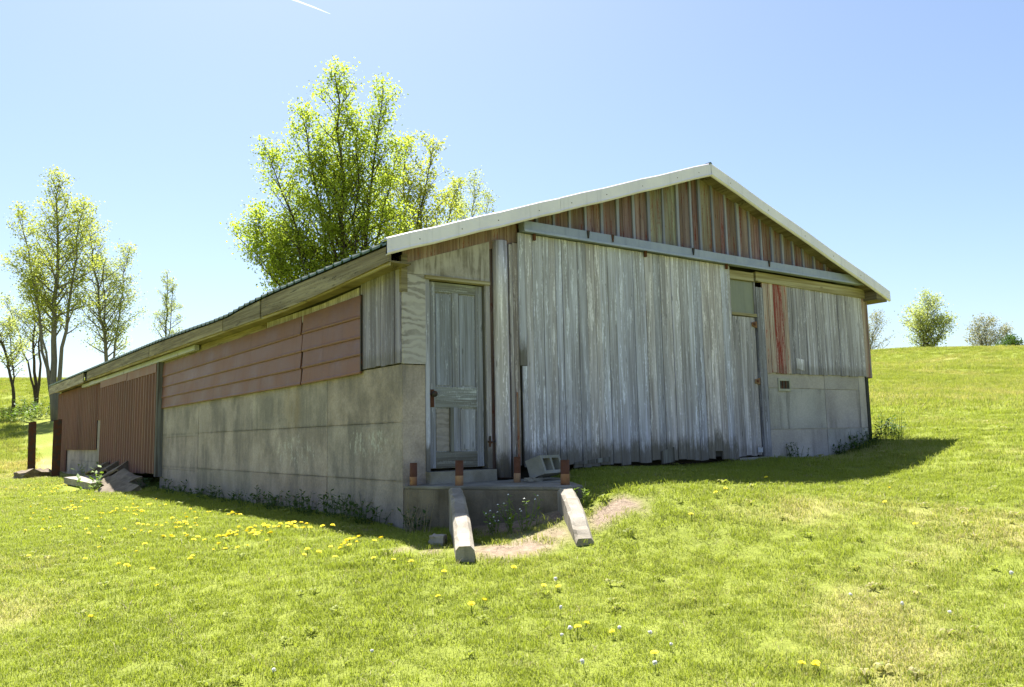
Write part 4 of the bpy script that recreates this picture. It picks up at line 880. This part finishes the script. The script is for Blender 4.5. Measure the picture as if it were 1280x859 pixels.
for r0, r1, dens, kinds, sc in ((2.2, 6.5, 290, (0, 1, 2), 1.0), (6.5, 11, 170, (0, 1, 2), 1.15), (11, 18, 75, (0, 1, 2), 1.5), (18, 30, 34, (0, 1, 2), 2.2), (30, 55, 14, (3, 4), 1.0), (55, 112, 4.0, (3, 4), 1.5)):
    x, y, r = ring(r0, r1, dens); k = ~(inside_barn(x, y) | inside_stoop(x, y))
    if r0 >= 18: k &= ~((x > -1.6) & (x < W) & (y > 0) & (y < 45) & (x < .55*y))
    x, y = x[k], y[k]; di = dirtf(x, y); k = rng.random(len(x)) > di*1.05; x, y = x[k], y[k]
    kk = rng.choice(kinds, len(x)); s = sc*rng.uniform(.75, 1.3, len(x))
    s = s*(.80+.32*fbm(x*1.1, y*1.1, 71))
    if r0 < 18:
        q = rng.random(len(x)); cl = fbm(x*.7, y*.7, 83); kk = np.where(q < .01+.02*(cl > .55), 5, kk); kk = np.where((q > .05) & (q < .11), 6, kk); kk = np.where((q > .99-.02*(cl < .4)), 7, kk)
    # uncut grass up the hill and by the walls
    hillm = (np.hypot(x-CAM[0], y-CAM[1]) > 15) & (x > 9) & (y + rng.normal(0, 1.6, len(x)) + (fbm(x*.3, y*.3, 61)-.5)*8 > .15*x-.2); hillm &= rng.random(len(x)) < .5; kk = np.where(hillm & (kk < 3), 3, kk); s = np.where(hillm & (r0 < 30), sc*rng.uniform(.25, .6, len(x)), s)
    allp.append((x, y, kk, s))
x = np.concatenate([a[0] for a in allp]); y = np.concatenate([a[1] for a in allp]); kk = np.concatenate([a[2] for a in allp]); s = np.concatenate([a[3] for a in allp]); z = gz(x, y)
e = .15; nx_, ny_ = -(gz(x+e, y)-z)/e, -(gz(x, y+e)-z)/e
me = bpy.data.meshes.new('lawn_grass'); me.vertices.add(len(x)); me.vertices.foreach_set('co', np.stack([x, y, z], 1).ravel().astype(np.float32))
def attr(nm, ty, arr, key):
    a = me.attributes.new(nm, ty, 'POINT'); a.data.foreach_set(key, arr)
attr('pick', 'INT', kk.astype(np.int32), 'value'); attr('scl', 'FLOAT', s.astype(np.float32), 'value'); attr('dry', 'FLOAT', dryf(x, y).astype(np.float32), 'value')
attr('rot', 'FLOAT_VECTOR', np.stack([np.arctan(-ny_)*-1*-1, np.arctan(nx_), rng.uniform(0, 6.28, len(x))], 1).astype(np.float32).ravel(), 'vector'); me.update()
grass = bpy.data.objects.new('lawn_grass', me); COL.objects.link(grass); tag(grass, 'bright green spring lawn grass with dry straw patches', 'grass', None, 'stuff')
ng = bpy.data.node_groups.new('scatter_grass', 'GeometryNodeTree'); ng.interface.new_socket('Geometry', in_out='INPUT', socket_type='NodeSocketGeometry'); ng.interface.new_socket('Geometry', in_out='OUTPUT', socket_type='NodeSocketGeometry')
N = ng.nodes; gi, go = N.new('NodeGroupInput'), N.new('NodeGroupOutput'); m2p = N.new('GeometryNodeMeshToPoints'); ip = N.new('GeometryNodeInstanceOnPoints'); ci = N.new('GeometryNodeCollectionInfo')
ci.inputs['Collection'].default_value = gcol; ci.inputs['Separate Children'].default_value = True; ci.inputs['Reset Children'].default_value = True
def na(nm, ty): q = N.new('GeometryNodeInputNamedAttribute'); q.data_type = ty; q.inputs[0].default_value = nm; return [o_ for o_ in q.outputs if o_.enabled][0]
lk = ng.links.new
lk(gi.outputs[0], m2p.inputs[0]); lk(m2p.outputs[0], ip.inputs['Points']); lk(ci.outputs[0], ip.inputs['Instance']); ip.inputs['Pick Instance'].default_value = True
lk(na('pick', 'INT'), ip.inputs['Instance Index']); lk(na('scl', 'FLOAT'), ip.inputs['Scale']); lk(na('rot', 'FLOAT_VECTOR'), ip.inputs['Rotation']); lk(ip.outputs[0], go.inputs[0])
md = grass.modifiers.new('scatter', 'NODES'); md.node_group = ng

# ------------------------------------------------------------------ contrail high in the sky
V, F = [], []; P = [at_px(x, y, 9000) for x, y in ((352, -5), (372, 1.5), (392, 9), (413, 17.5))]; tube(V, F, P, [9, 9, 8, 2], 8)
t = NT('contrail_vapour'); a = t.n('ShaderNodeBsdfTranslucent'); a.inputs[0].default_value = (.9, .9, .9, 1); b = t.n('ShaderNodeBsdfTransparent'); mx = t.n('ShaderNodeMixShader'); mx.inputs[0].default_value = .16; t.l(b.outputs[0], mx.inputs[1]); t.l(a.outputs[0], mx.inputs[2]); t.l(mx.outputs[0], t.out.inputs[0])
tag(mk('contrail', V, F, t.m, None, True), 'thin white aircraft contrail in the clear blue sky', 'contrail')
for o in bpy.data.objects:
    if '_w' in o: del o['_w']
